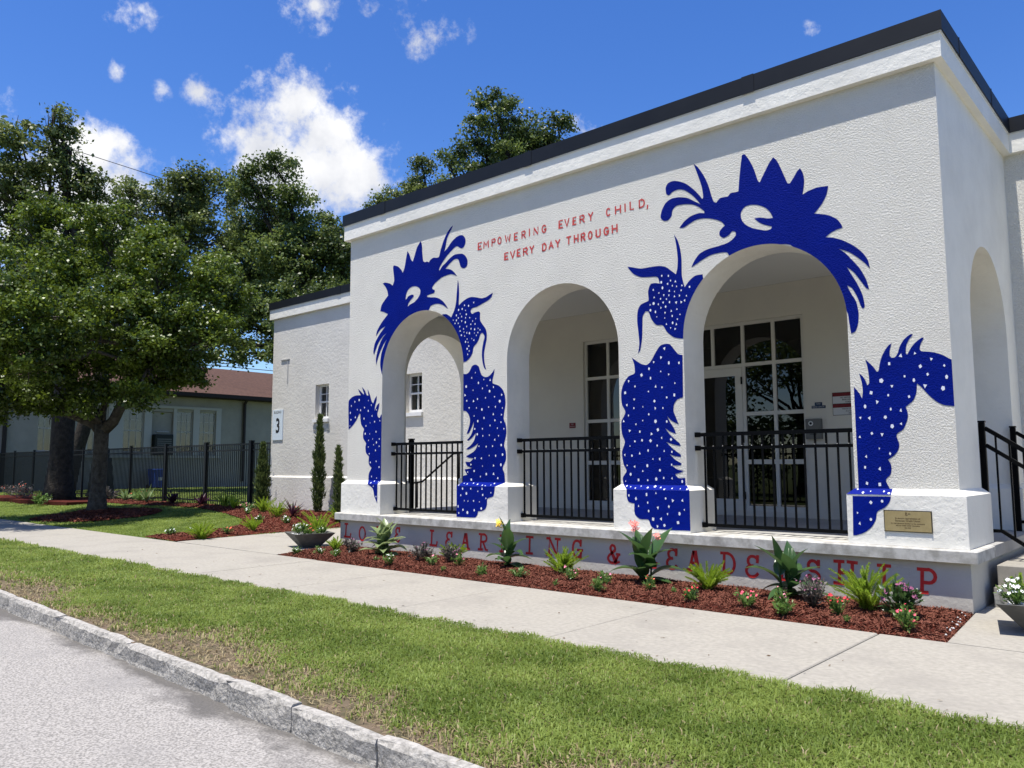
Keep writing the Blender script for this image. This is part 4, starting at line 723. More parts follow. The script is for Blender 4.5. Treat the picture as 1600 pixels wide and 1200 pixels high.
def paint(P, holes=(), f=lambda x, z: -.003, mt='blue', name='mural', parent=None, zclip=None):
    loops = [P]+[list(h) for h in holes]; pts = [p for l in loops for p in l]
    tri = tessellate_polygon([[Vector((x, z, 0)) for x, z in l] for l in loops])
    m = MB(); V = [(x, f(x, z), z) for x, z in pts]; F = []
    for t in tri:
        a, b, c_ = (Vector(pts[i]) for i in t); cr = (b-a).cross(c_-a)
        F.append(tuple(t) if cr > 0 else tuple(t[::-1]))
    m.add(V, F); o = m.build(name, M[mt], parent); 
    if parent is None: bpart(o)
    return o
yb = lambda x, z: -.004-OFF*min(1, max(0, (1.145-z)/.06))
SPOT = random.Random(3)
def spots(P, dens, f, parent, holes=(), zmax=99, zmin=0, r0=.019, sy=1.0, margin=.035):
    xs_ = [p[0] for p in P]; zs_ = [p[1] for p in P]; x0, x1, z0, z1 = min(xs_), max(xs_), max(zmin, min(zs_)), min(zmax, max(zs_)); got = []; m = MB()
    tries = int((x1-x0)*(z1-z0)*dens*14)
    for _ in range(tries):
        x, z = SPOT.uniform(x0, x1), SPOT.uniform(z0, z1)
        if not in_poly(x, z, P): continue
        if any(not in_poly(x+a*margin, z+b*margin*sy, P) for a, b in ((1, 0), (-1, 0), (0, 1), (0, -1))): continue
        if any((x-a)**2+((z-b)/sy)**2 < (.62/math.sqrt(dens))**2*SPOT.uniform(.75, 1.5) for a, b in got): continue
        got.append((x, z)); n = SPOT.choice((3, 3, 4, 5)); a0 = SPOT.uniform(0, 6.3); r = r0*SPOT.uniform(.65, 1.15); st = SPOT.uniform(.55, .9)
        pp = [(x+math.cos(a0+k*6.283/n)*r*st, z+math.sin(a0+k*6.283/n)*r*sy) for k in range(n)]
        m.add([(a, f(a, b)-.002, b) for a, b in pp], [tuple(range(n))])
    o = m.build('white_dots', M['dot'], parent); o['kind'] = 'stuff'
    return o
wy = lambda x, z: -.003
def creature(prefix_label, head, eye, berry, body, tail):
    o = paint(snap(densify(catmull(head), .05)), [catmull(eye)]); o['label'] = prefix_label+' crested head'
    b = snap(densify(catmull(berry), .05)); o2 = paint(b); o2['label'] = prefix_label+' small spotted creature facing the head'; spots(b, 130, wy, o2, zmax=max(p[1] for p in b)-.40, r0=.019, margin=.075)
    for P, lab in ((body, 'spotted body'), (tail, 'spotted tail')):
        q = snap(densify(catmull([(x, 1.143 if z < 1.225 else z) for x, z in P]), .06)); o3 = paint(q); o3['label'] = prefix_label+' '+lab; spots(q, 40, wy, o3, r0=.0225)
creature('left', HEAD_L, EYE_L, BERRY_L, BODY_L, TAIL_L); creature('right', HEAD_R, EYE_R, BERRY_R, BODY_R, TAIL_R)
def seg_x(P): xs_ = [p[0] for p in P]; return min(xs_), max(xs_)
PIERS = {'body_l': (-6.785, -5.875), 'tail_l': (-9.70, -8.755), 'body_r': (-3.905, -2.947), 'tail_r': (-.977, 0)}
for k, Pb, Pp, side in (('body_l', BODY_L_BEV, BODY_L_PL, 'L'), ('tail_l', TAIL_L_BEV, TAIL_L_PL, 'R0'), ('body_r', BODY_R_BEV, BODY_R_PL, 'R'), ('tail_r', TAIL_R_BEV, TAIL_R_PL, 'L')):
    a, b = PIERS[k]; P = TAILP = {'body_l': BODY_L, 'tail_l': TAIL_L, 'body_r': BODY_R, 'tail_r': TAIL_R}[k]
    low = [p for p in P if p[1] < 1.225]; lx0, lx1 = min(p[0] for p in low), max(p[0] for p in low)
    lx0, lx1 = max(lx0, a), min(lx1, b); px0, px1 = seg_x([p for p in Pp if p[1] > 1.02]); 
    if side == 'L': lx0 = a; px0 = a-OFF+.001
    if side == 'R': lx1 = b; px1 = b+OFF-.001
    if side == 'R0': lx1 = b; px1 = b-.005
    z1, z2 = 1.0855, 1.1445; q = [(px0, z1), (px1, z1), (lx1, z2), (lx0, z2)]
    fb = lambda x, z: -OFF*(1.145-z)/.06-.004
    o = paint(q, f=fb, mt='blue_smooth'); spots(q, 90, lambda x, z: fb(x, z)+.0, o, r0=.02, sy=.6, margin=.015)
    pl = [(min(max(x, px0), px1), min(z, 1.084)) for x, z in Pp]; pl = [(x if x > px0+.03 or side in ('R0', 'R') else px0, z) for x, z in pl]
    if side == 'R': pl = [(px1 if x > px1-.03 else x, z) for x, z in pl]
    pl = [(x, max(z, .586)) for x, z in pl]; pl = catmull(pl); pl = [(min(max(x, px0), px1), min(max(z, .586), 1.084)) for x, z in pl]
    q = [pl[0]]
    for p in pl[1:]:
        if (Vector(p)-Vector(q[-1])).length > .003: q.append(p)
    fp = lambda x, z: -OFF-.003
    o = paint(q, f=fp, mt='blue_smooth'); spots(q, 50, fp, o, r0=.023, margin=.03)

# ---- hand painted lettering: strokes on a unit box
def arcp(cx, cy, rx, ry, a0, a1, n=10): return [(cx+rx*math.cos(R(a0+(a1-a0)*i/n)), cy+ry*math.sin(R(a0+(a1-a0)*i/n))) for i in range(n+1)]
SANS = {'E': [[(1, 0), (0, 0), (0, 1), (1, 1)], [(0, .5), (.8, .5)]], 'M': [[(0, 0), (.08, 1), (.5, .35), (.92, 1), (1, 0)]], 'P': [[(0, 0), (0, 1), (.6, 1)]+arcp(.6, .76, .38, .24, 90, -90, 6)+[(0, .52)]],
 'O': [arcp(.5, .5, .5, .5, 0, 360, 16)], 'W': [[(0, 1), (.25, 0), (.5, .8), (.75, 0), (1, 1)]], 'R': [[(0, 0), (0, 1), (.6, 1)]+arcp(.6, .76, .36, .24, 90, -90, 6)+[(0, .52)], [(.4, .52), (1, 0)]],
 'I': [[(.5, 0), (.5, 1)]], 'N': [[(0, 0), (0, 1), (1, 0), (1, 1)]], 'G': [arcp(.5, .5, .5, .5, 40, 330, 14)+[(.98, .42), (.55, .42)]], 'V': [[(0, 1), (.5, 0), (1, 1)]], 'Y': [[(0, 1), (.5, .5), (1, 1)], [(.5, .5), (.5, 0)]],
 'C': [arcp(.5, .5, .5, .5, 45, 315, 14)], 'H': [[(0, 0), (0, 1)], [(1, 0), (1, 1)], [(0, .5), (1, .5)]], 'L': [[(0, 1), (0, 0), (1, 0)]], 'D': [[(0, 0), (0, 1), (.4, 1)]+arcp(.4, .5, .6, .5, 90, -90, 10)+[(0, 0)]],
 'A': [[(0, 0), (.5, 1), (1, 0)], [(.2, .35), (.8, .35)]], 'T': [[(0, 1), (1, 1)], [(.5, 1), (.5, 0)]], 'U': [[(0, 1), (0, .3)]+arcp(.5, .3, .5, .3, 180, 360, 8)+[(1, 1)]], ',': [[(.5, .15), (.2, -.25)]]}
sf = .16
SLAB = {'L': [[(-.05, 1), (.45, 1)], [(.2, 1), (.1, 0)], [(-.12, 0), (.9, 0), (1, .25)]], 'O': [arcp(.5, .5, .5, .5, 0, 360, 18)], 'V': [[(-.1, 1), (.3, 1)], [(.7, 1), (1.1, 1)], [(.1, 1), (.45, 0), (.95, 1)]],
 '3': [arcp(.58, .75, .42, .25, 20, 250, 10)+[(.55, .53)], [(.55, .53)]+arcp(.5, .26, .5, .27, 110, 335, 12), [(.95, .72), (1.0, 1.02)]],
 'A': [[(.12, 0), (.5, 1), (.58, 1), (.88, 0)], [(.3, .38), (.78, .38)], [(-.05, 0), (.3, 0)], [(.7, 0), (1.05, 0)]], 'R': [[(.2, 0), (.28, 1)], [(.05, 1), (.55, 1)]+arcp(.62, .76, .34, .24, 88, -90, 7)+[(.25, .52)], [(.5, .52), (.85, 0), (1.05, 0)], [(-.05, 0), (.42, 0)]],
 'N': [[(.15, 0), (.2, 1), (.8, 0), (.88, 1)], [(0, 1), (.25, 1)], [(.7, 1), (1.08, 1)], [(-.05, 0), (.35, 0)]], 'I': [[(.05, 1), (1, 1)], [(.55, 1), (.45, 0)], [(0, 0), (.9, 0)]],
 'G': [arcp(.5, .5, .5, .5, 50, 330, 16)+[(.95, .45)], [(.55, .45), (1.1, .45)], [(.9, .72), (.93, 1.02)], [(.93, .45), (.9, 0)]], '&': [[(1.05, .1), (.8, 0), (.3, .7)]+arcp(.48, .8, .22, .2, 190, -30, 10)+[(.2, .45)]+arcp(.42, .24, .4, .24, 150, 350, 10)+[(1.0, .5)], [(.85, .5), (1.12, .5)]],
 'D': [[(.2, 0), (.28, 1)], [(.05, 1), (.42, 1)]+arcp(.5, .5, .5, .5, 85, -85, 12)+[(0, 0)]], 'S': [arcp(.5, .75, .42, .25, 25, 270, 10)+arcp(.5, .26, .5, .25, 80, -160, 12), [(.95, .72), (.98, 1.02)], arcp(.13, .2, .12, .1, 0, 330, 8)],
 'H': [[(.2, 0), (.25, 1)], [(.85, 0), (.9, 1)], [(.22, .5), (.88, .5)], [(0, 1), (.45, 1)], [(.68, 1), (1.12, 1)], [(-.05, 0), (.42, 0)], [(.62, 0), (1.08, 0)]], 'P': [[(.2, 0), (.28, 1)], [(.05, 1), (.55, 1)]+arcp(.62, .72, .38, .28, 85, -90, 8)+[(.25, .44)], [(-.1, 0), (.5, 0)]]}
def stroke(m, P, th, f):
    P = [Vector(p) for p in P]; n = len(P); L = []
    for i in range(n):
        d = (P[min(i+1, n-1)]-P[max(i-1, 0)]).normalized(); nn = Vector((-d.y, d.x)); k = 1
        if 0 < i < n-1:
            d1 = (P[i]-P[i-1]).normalized(); n1 = Vector((-d1.y, d1.x)); k = 1/max(.5, nn.dot(n1))
        e = -d*th*.35 if i == 0 else (d*th*.35 if i == n-1 else Vector((0, 0)))
        L.append((P[i]+nn*th/2*k+e, P[i]-nn*th/2*k+e))
    V = [q for ab in L for q in ab]
    m.add([(x, f(x, z), z) for x, z in V], [(2*i+1, 2*i+3, 2*i+2, 2*i) for i in range(n-1)])
def lettering(tab, font, h, th, y, mt, wob=.0, name='letter', parent=None):
    for i, (c_, x0, x1, z) in enumerate(tab):
        wd = x1-x0; m = MB()
        if c_ == 'I' and font is SANS: x0 -= .03; wd = .1
        for s_i, s_ in enumerate(font[c_]):
            yy = y-.0006*s_i
            stroke(m, [(x0+th*.3+(wd-th*.6)*a, z+h*b+rnd.uniform(-wob, wob)) for a, b in s_], th, lambda x, z_, yy=yy: yy)
        bpart(m.build(name, M[mt]))
lettering(TEXT_A, SANS, .100, .020, -.0035, 'red', .002); lettering(TEXT_B, SANS, .100, .022, -.0035, 'red', .002)
lettering(TEXT_C, SLAB, .222, .033, -OFF-.003, 'dkred', .002)

# ---- text helper for signs
def text_mesh(body, size, mt, loc, rot=(R(90), 0, 0), parent=None, align='CENTER', name='lettering', sx=1.0, bold=0):
    cu = bpy.data.curves.new('t', 'FONT'); cu.body = body; cu.size = size; cu.align_x = align; cu.align_y = 'CENTER'; cu.resolution_u = 2; cu.offset = bold
    t = bpy.data.objects.new('t', cu); COL.objects.link(t); dg = bpy.context.evaluated_depsgraph_get(); me = bpy.data.meshes.new_from_object(t.evaluated_get(dg)); bpy.data.objects.remove(t)
    me.materials.clear(); me.materials.append(M[mt]); o = link(name, me, parent); o.location = loc; o.rotation_euler = rot; o.scale = (sx, 1, 1); return o
def sign(name, x0, z0, x1, z1, y, mt, label, th=.012, cat='sign'):
    cx, cz = (x0+x1)/2, (z0+z1)/2; r = empty(name, (cx, y, cz), 0, label, cat); hx, hz = (x1-x0)/2, (z1-z0)/2
    m = MB(); m.box(-hx, -th, -hz, hx, 0, hz); m.build('board', M[mt], r); return r, hx, hz
# brass plaque
r, hx, hz = sign('plaque', -.683, .722, -.238, .935, -.071, 'plaque_edge', 'brass dedication plaque screwed to the right pier plinth', .010, 'plaque')
m = MB(); m.box(-hx+.008, -.0125, -hz+.008, hx-.008, -.0101, hz-.008); m.build('brass_face', M['brass'], r)
for t_, s_, z_ in (('In sincere appreciation of', .0225, .028), ('Suncoast Credit Union', .025, .004), ('for their generous donation to this community', .0165, -.022), ('and our media center renovation', .0165, -.042), ('June 2022', .014, -.064)):
    text_mesh(t_, s_, 'ink', (0, -.0135, z_), parent=r, name='engraving', bold=.0004)
m = MB()
for a, b, c_, d in ((-.018, .058, -.013, .088), (-.010, .058, .002, .064), (-.010, .070, -.004, .088), (.006, .072, .03, .077)): m.box(a, -.0145, b, c_, -.0127, d)
m.build('engraving', M['ink'], r)
for a in (-1, 1):
    for b in (-1, 1): m = MB(); m.tube([(a*(hx-.006), -.010, b*(hz-.006)), (a*(hx-.006), -.016, b*(hz-.006))], .006, 8); m.build('screw', M['plaque_edge'], r)
# building number
r, hx, hz = sign('number_sign', -17.665, 2.10, -17.165, 2.93, 3.398, 'signwhite', 'pale blue building number 3 sign on the corner of the left wing', .02)
text_mesh('3', .56, 'black', (.02, -.0225, -.04), parent=r, sx=.8, bold=.012); text_mesh('BUILDING', .10, 'ink', (0, -.0225, hz-.07), parent=r, sx=.8)
# porch wall signs
r, hx, hz = sign('notice_sign', -2.385, 2.115, -1.70, 2.455, 3.390, 'black', 'stacked white notice sign with maroon bands right of the storefront', .006)
for k, wd in enumerate(('NOTICE', 'AVISO')):
    zt = hz-.006-k*.168; m = MB(); m.box(-hx+.006, -.008, zt-.052, hx-.006, -.0061, zt); m.build('band', M['maroon'], r); m = MB(); m.box(-hx+.006, -.008, zt-.160, hx-.006, -.0061, zt-.053); m.build('panel', M['paper'], r)
    text_mesh(wd, .045, 'paper', (.06, -.0095, zt-.026), parent=r, bold=.001)
    for j, ln in enumerate(('ALL VISITORS MUST REPORT TO THE', 'MAIN OFFICE BEFORE ENTERING', 'SCHOOL BOARD POLICY')) if k == 0 else enumerate(('TODOS LOS VISITANTES DEBEN IR', 'A LA OFICINA PRINCIPAL', 'ANTES DE ENTRAR')): text_mesh(ln, .027, 'black', (0, -.0095, zt-.075-j*.032), parent=r, bold=.0005)
r, hx, hz = sign('name_sign', -2.70, 2.235, -2.49, 2.275, 3.390, 'navy', 'small navy blue name plate on the porch wall above the call box', .006); text_mesh('MEDIA CENTER', .027, 'paper', (0, -.0075, 0), parent=r)
m = MB(); m.box(-.055, -.006, .0205, .055, 0, .07); m.build('board', M['navy'], r); text_mesh('5706', .03, 'paper', (0, -.0075, .045), parent=r)
r = empty('call_box', (-2.66, 3.39, 1.96), 0, 'grey steel call box with a round camera eye beside the storefront', 'intercom')
m = MB(); m.cbox(-.115, -.09, -.19, .115, 0, .115, .006); m.build('housing', M['steel'], r)
m = MB(); m.tube([(-.03, -.091, .045), (-.03, -.097, .045)], .036, 16, smooth=False); m.build('camera_ring', M['lens'], r); m = MB(); m.tube([(-.03, -.0975, .045), (-.03, -.101, .045)], .02, 12, smooth=False); m.build('lens', M['black'], r)
m = MB()
for k in range(4): m.box(-.05, -.093, -.06-k*.02, .05, -.0905, -.052-k*.02)
m.build('speaker_grille', M['black'], r)
r, hx, hz = sign('fire_notice', -7.335, 2.09, -7.19, 2.19, 3.390, 'maroon', 'tiny dark red notice on the porch wall seen through the middle arch', .006)
text_mesh('NO', .035, 'paper', (0, -.0075, .022), parent=r); text_mesh('SMOKING', .025, 'paper', (0, -.0075, -.02), parent=r)

# ---- guard rails in the arches
YR = .24
def guard(cx, label):
    w2 = R_-.025; root = empty('guard_rail', (cx, YR, ZS), 0, label, 'railing', 'black guard rails in the three arches')
    for z, t, nm in ((1.18, .022, 'top_rail'), (1.015, .018, 'mid_rail'), (.085, .019, 'bottom_rail')):
        wl_ = w2-(.055 if z < .5 else 0); m = MB(); m.box(-wl_, -t, z-t, wl_, t, z+t); m.build(nm, M['iron'], root)
        for s in (-1, 1):
            m = MB(); e = R_-(.07 if z < .5 else 0)-.002; a, b = sorted((s*(e-.05), s*e)); m.box(a, -.03, z-.03, b, .03, z+.03); m.build('bracket', M['iron'], root)
    n = 15
    me = None
    for i in range(n):
        x = -.865+1.73*i/(n-1)
        if me is None: m = MB(); m.box(-.010, -.010, .104, .010, .010, .997); m.box(-.010, -.010, 1.033, .010, .010, 1.158); me = m.mesh('baluster', M['iron'])
        o = link('baluster', me, root); o.location = (x, 0, 0)
        m = MB(); m.tube([(x, -.0185, 1.034), (x, -.0185, 1.040)], .005, 6); m.build('screw_cap', M['lens'], root)
guard(AX[0], 'black guard rail across the leftmost arch'); guard(AX[1], 'black guard rail across the middle arch'); guard(AX[2], 'black guard rail across the rightmost arch')
# sloping stair rails
def stair_rail(x0, sx, y, label):
    root = empty('stair_rail', (x0, y, ZS), 0, label, 'railing', 'stair rails beside the end steps'); sl_ = -.69; L = 1.35
    m = MB(); m.cbox(-.03, -.03, -.02, .03, .03, 1.25, .006); m.build('post', M['iron'], root)
    m = MB(); m.box(-.034, -.034, 1.251, .034, .034, 1.27); m.build('post_cap', M['iron'], root)
    for z, t, nm in ((1.19, .021, 'top_rail'), (1.01, .019, 'mid_rail')):
        m = MB(); m.tube([(sx*.03, 0, z), (sx*L, 0, z+sl_*L)], t, 4, sq=True, smooth=False); m.build(nm, M['iron'], root)
    m = MB(); m.tube([(sx*.03, 0, .11), (sx*.13, 0, .11), (sx*L, 0, .11+sl_*(L-.13))], .018, 4, sq=True, smooth=False); m.build('bottom_rail', M['iron'], root)
    for i in range(1, 11):
        x = i*.122; zb = .11+sl_*max(0, x-.13); m = MB(); m.box(sx*x-.009, -.009, zb, sx*x+.009, .009, 1.19+sl_*x); m.build('baluster', M['iron'], root)
    m = MB(); m.cbox(sx*L-.03, -.03, -.58-.0, sx*L+.03, .03, 1.22+sl_*L, .006); m.build('post', M['iron'], root)
stair_rail(.01, 1, 1.06, 'sloping black stair rail at the right end of the porch, nearer the street'); stair_rail(.01, 1, 2.75, 'sloping black stair rail at the right end of the porch, against the wing')
hr = empty('handrail', (-9.75, 2.85, ZS), 0, 'single black sloping handrail seen through the leftmost arch', 'railing')
m = MB(); m.tube([(-1.5, 0, .43), (-1.14, 0, .47), (-.2, 0, 1.05), (.1, 0, 1.08)], .021, 8); m.build('rail', M['iron'], hr)
for x, z0, z1 in ((-1.3, -.55, .44), (-.02, 0, 1.06)): m = MB(); m.tube([(x, 0, z0), (x, 0, z1)], .019, 8); m.build('post', M['iron'], hr)
m = MB(); m.cbox(-9.16, .95, ZS, -9.08, 1.03, 1.86, .006); m.box(-9.165, .945, 1.862, -9.075, 1.035, 1.885); tag(m.build('newel_post', M['iron']), 'thick black post with a cap just behind the leftmost guard rail', 'post')
# =================================================================== FENCE along the wing line
fen = empty('picket_fence', (-33, 3.5, 0), 0, 'long black aluminium picket fence running left from the wing corner', 'fence'); FI = Matrix.Translation((33, -3.5, 0))
def fpart(o): o.parent = fen; o.matrix_parent_inverse = FI; return o
posts = [-18.93, -21.55, -24.25, -26.97, -29.2, -31.28, -34, -36.81, -39.34, -41.9]
for x in posts:
    m = MB(); big = x > -25; w_ = .055 if big else .035
    m.box(x-w_, 3.5-w_, .1, x+w_, 3.5+w_, 2.10); m.box(x-w_-.01, 3.5-w_-.01, 2.102, x+w_+.01, 3.5+w_+.01, 2.13); fpart(m.build('post', M['fence']))
for z in (2.03, 1.86, .36): m = MB(); m.box(-41.9, 3.485, z-.02, -17.76, 3.515, z+.02); fpart(m.build('rail', M['fence']))
m = MB(); x = -17.85
while x > -41.9: m.box(x-.010, 3.49, .25, x+.010, 3.5099, 2.06); x -= .112
o = fpart(m.build('pickets', M['fence'])); o['kind'] = 'stuff'

# =================================================================== OLD SCHOOL WING far left (wall faces the street side, x = -42)
H = empty('old_building', (-46, 14, 0), 0, 'long single storey painted building with a red brown shingle roof behind the fence', 'building'); HI = Matrix.Translation((46, -14, 0))
def hpart(o, label=None):
    o.parent = H; o.matrix_parent_inverse = HI
    if label: o['label'] = label
    return o
XW = -42.0
holes_ = [(7.55, 8.55, 2.15, 4.5), (9.34, 10.43, 2.15, 4.5), (10.85, 12.05, 2.15, 4.42), (12.25, 13.2, 2.15, 4.5), (13.58, 14.58, 2.15, 4.5), (5.2, 6.2, 2.15, 4.5), (18.2, 19.2, 2.15, 4.5), (19.8, 20.8, 2.15, 4.5)]
hpart(plate('wall', [(-6, 0), (30, 0), (30, 5.62), (-6, 5.62)], [window_hole(*h) for h in holes_], XW-.3, XW, 'x', M['oldwall']))
m = MB(); m.box(-54, 29.9, 0, XW-.31, 30, 5.6); m.box(-54, -6, 0, XW-.31, -5.9, 5.6); hpart(m.build('end_wall', M['oldwall']))
m = MB(); m.add([(XW+.75, -6.6, 5.55), (XW+.75, 30.6, 5.55), (-50, 30.6, 8.15), (-50, -6.6, 8.15), (-58, -6.6, 5.5), (-58, 30.6, 5.5)], [(0, 1, 2, 3), (3, 2, 5, 4)]); hpart(m.build('roof', M['shingle']))
m = MB(); m.box(XW+.70, -6.6, 5.33, XW+.78, 30.6, 5.545); m.box(XW-.3, -6.6, 5.30, XW+.69, 30.6, 5.34); m.add([(-42-.3+.001, 30.5, 5.5), (-57, 30.5, 5.5), (-50, 30.5, 8.1)], [(0, 1, 2)]); hpart(m.build('eaves', M['fascia']))
for i, (a, b, z0, z1) in enumerate(holes_):
    if i == 2: continue
    f = MB(); t = .06
    for q in ((a, z0, a+t, z1), (b-t, z0, b, z1), (a+t, z1-t, b-t, z1), (a+t, z0, b-t, z0+t), (a+t, (z0+z1)/2-.03, b-t, (z0+z1)/2+.03)): f.box(XW-.14, q[0], q[1], XW-.08, q[2], q[3])
    fr = hpart(f.build('window', M['oldframe'])); mu = MB()
    for k in (1, 2): y = a+(b-a)*k/3; mu.box(XW-.13, y-.012, z0+t, XW-.09, y+.012, (z0+z1)/2-.03); mu.box(XW-.13, y-.012, (z0+z1)/2+.03, XW-.09, y+.012, z1-t)
    for z in ((z0*.25+z1*.75),): mu.box(XW-.128, a+t, z-.012, XW-.092, b-t, z+.012)
    mu.build('muntin', M['oldframe'], fr); g_ = MB(); g_.quad((XW-.11, a+t, z0+t), (XW-.11, b-t, z0+t), (XW-.11, b-t, z1-t), (XW-.11, a+t, z1-t)); g_.build('pane', M['glass2'], fr)
    c_ = MB(); n = 22; cw = (b-a)*.42
    for (s0, s1) in ((a+.04, a+.04+cw), (b-.04-cw*.8, b-.04)):
        V = [];
        for k in range(n+1): y = s0+(s1-s0)*k/n; V += [(XW-.22+.03*math.sin(k*1.9), y, z0), (XW-.22+.03*math.sin(k*1.9), y, z1)]
        c_.add(V, [(2*k, 2*k+2, 2*k+3, 2*k+1) for k in range(n)], True)
    c_.build('curtain', M['curtain'], fr)
m = MB(); m.quad((XW-.29, -5.8, .1), (XW-.29, 29.8, .1), (XW-.29, 29.8, 5.3), (XW-.29, -5.8, 5.3)); 
m = MB(); m.box(XW-3, -5.8, .1, XW-2.9, 29.8, 5.3); hpart(m.build('inner_wall', M['dark']))
for (y0, y1) in ((10.44, 10.84), (12.06, 12.24), (13.21, 13.57), (14.59, 14.9), (8.56, 9.33), (7.2, 7.54)): m = MB(); m.box(XW+.001, y0, 2.0, XW+.06, y1, 4.62); hpart(m.build('window_trim', M['oldframe']))
m = MB(); m.box(XW+.002, 7.2, 4.621, XW+.08, 14.9, 4.76); m.box(XW+.002, 7.2, 1.86, XW+.10, 14.9, 1.985); hpart(m.build('window_band', M['oldframe']))
m = MB(); m.box(XW-.16, 10.86, 2.2, XW-.10, 12.04, 4.4); hpart(m.build('panel', M['oldwall']))
a = empty('air_conditioner', (XW-.09, 11.45, 2.0), 0, 'dark boxy air conditioner in the panelled bay of the old building', 'air conditioner')
m = MB(); m.cbox(0, -.5, .02, .42, .5, 1.15, .02); m.build('casing', M['cabinet'], a); m = MB()
for k in range(7): m.box(.421, -.4, .2+k*.11, .43, .4, .25+k*.11)
m.build('louvre', M['steel'], a)
l_ = empty('wall_light', (XW-.095, 11.5, 3.3), 0, 'slim white strip light over the air conditioner bay', 'light'); m = MB(); m.cbox(0, -.35, -.03, .09, .35, .03, .008); m.build('housing', M['oldframe'], l_)
for y, in ((16.35,), (3.75,)): m = MB(); m.tube([(XW+.5, y, 5.5), (XW+.12, y, 5.1), (XW+.12, y, .5)], .10, 6, smooth=False); hpart(m.build('downspout', M['pipe']))
# things in front of it
b_ = empty('recycling_bin', (-41.3, 10.95, gz(-41.3, 10.9)), .2, 'blue wheeled bin against the old building wall behind the fence', 'bin')
m = MB(); V = [(-.26, -.28, .08), (.26, -.28, .08), (.26, .28, .08), (-.26, .28, .08), (-.33, -.33, 1.0), (.33, -.33, 1.0), (.33, .33, 1.0), (-.33, .33, 1.0)]; m.add(V, [(0, 3, 2, 1), (0, 1, 5, 4), (1, 2, 6, 5), (2, 3, 7, 6), (3, 0, 4, 7)]); m.build('body', M['binblue'], b_)
m = MB(); m.cbox(-.36, -.36, 1.0, .36, .36, 1.07, .02); m.build('lid', M['binblue'], b_); m = MB(); m.tube([(-.3, -.36, .12), (-.3, .36, .12)], .12, 10); m.build('wheels', M['black'], b_)
m = MB(); m.quad((.301, -.12, .45), (.301, .12, .45), (.313, .12, .62), (.313, -.12, .62)); m.build('label_panel', M['paper'], b_)
c_ = empty('utility_cabinet', (-31.3, 4.2, gz(-31, 4)), 0, 'dark pedestal cabinet behind the fence between the two oak trunks', 'cabinet')
m = MB(); m.cbox(-.42, -.42, 0, .42, .42, .12, .02); m.build('base', M['cabinet'], c_); m = MB(); m.add([(-.38, -.38, .12), (.38, -.38, .12), (.38, .38, .12), (-.38, .38, .12), (-.26, -.26, 1.55), (.26, -.26, 1.55), (.26, .26, 1.55), (-.26, .26, 1.55)], [(0, 3, 2, 1), (4, 5, 6, 7), (0, 1, 5, 4), (1, 2, 6, 5), (2, 3, 7, 6), (3, 0, 4, 7)]); m.build('housing', M['cabinet'], c_)
m = MB(); m.cbox(-.22, -.22, 1.55, .22, .22, 1.95, .05); m.build('hood', M['cabinet'], c_); m = MB(); m.box(-.05, -.32, 1.0, .09, -.30, 1.04); m.build('handle', M['lens'], c_); m = MB(); m.box(.02, -.228, 1.62, .16, -.221, 1.84); m.build('notice', M['grey'], c_)
s_ = empty('notice_board', (-26.0, -1.25, gz(-26, -1.2)), 0, 'white board with blue top edge on a brown post at the far left', 'sign')
m = MB(); m.cbox(-.09, -.06, -.05, .09, .06, .98, .01); m.build('post', M['wood'], s_); m = MB(); m.cbox(-.62, -.05, .98, .30, .05, 1.46, .006); m.build('board', M['panelwhite'], s_); m = MB(); m.cbox(-.63, -.06, 1.462, .31, .06, 1.60, .006); m.build('top_edge', M['binblue'], s_); m = MB(); m.cbox(-.05, -.05, 1.6, .22, .05, 1.98, .02); m.build('lamp_box', M['cabinet'], s_)
# =================================================================== TREES
def leaves_np(rg, centres, radii, n_each, size, up=.35):
    """kite shaped leaves spread through clump volumes"""
    C_ = np.repeat(centres, n_each, 0); Rr = np.repeat(radii, n_each, 0); n = len(C_)
    d = rg.normal(0, 1, (n, 3)); P = C_+d*.52*Rr*np.array([1, 1, .62]); d /= np.linalg.norm(d, axis=1)[:, None]
    nrm = rg.normal(0, 1, (n, 3))+np.array([0, 0, up*2]); nrm += d*.5; nrm /= np.linalg.norm(nrm, axis=1)[:, None]
    t = np.cross(nrm, rg.normal(0, 1, (n, 3))); t /= np.linalg.norm(t, axis=1)[:, None]; s = np.cross(nrm, t)
    L = size*rg.uniform(.55, 1.3, n)[:, None]; Wd = L*.34
    V = np.stack([P-t*L*.5, P+s*Wd-t*L*.02, P+t*L*.5, P-s*Wd-t*L*.02], 1).reshape(-1, 3)
    return V
def limb(m, a, b, r0, r1, rg, sag=.0, n=6, wob=.12):
    a, b = Vector(a), Vector(b); L_ = (b-a).length; pts = []
    for i in range(n+1):
        t = i/n; p = a.lerp(b, t); p.z += sag*math.sin(math.pi*t)*L_
        if 0 < i < n: p += Vector(rg.normal(0, wob*L_*.25, 3).tolist())
        pts.append(p)
    m.tube(pts, [r0+(r1-r0)*(i/n)**.8 for i in range(n+1)], 7 if r0 > .05 else 5); return pts
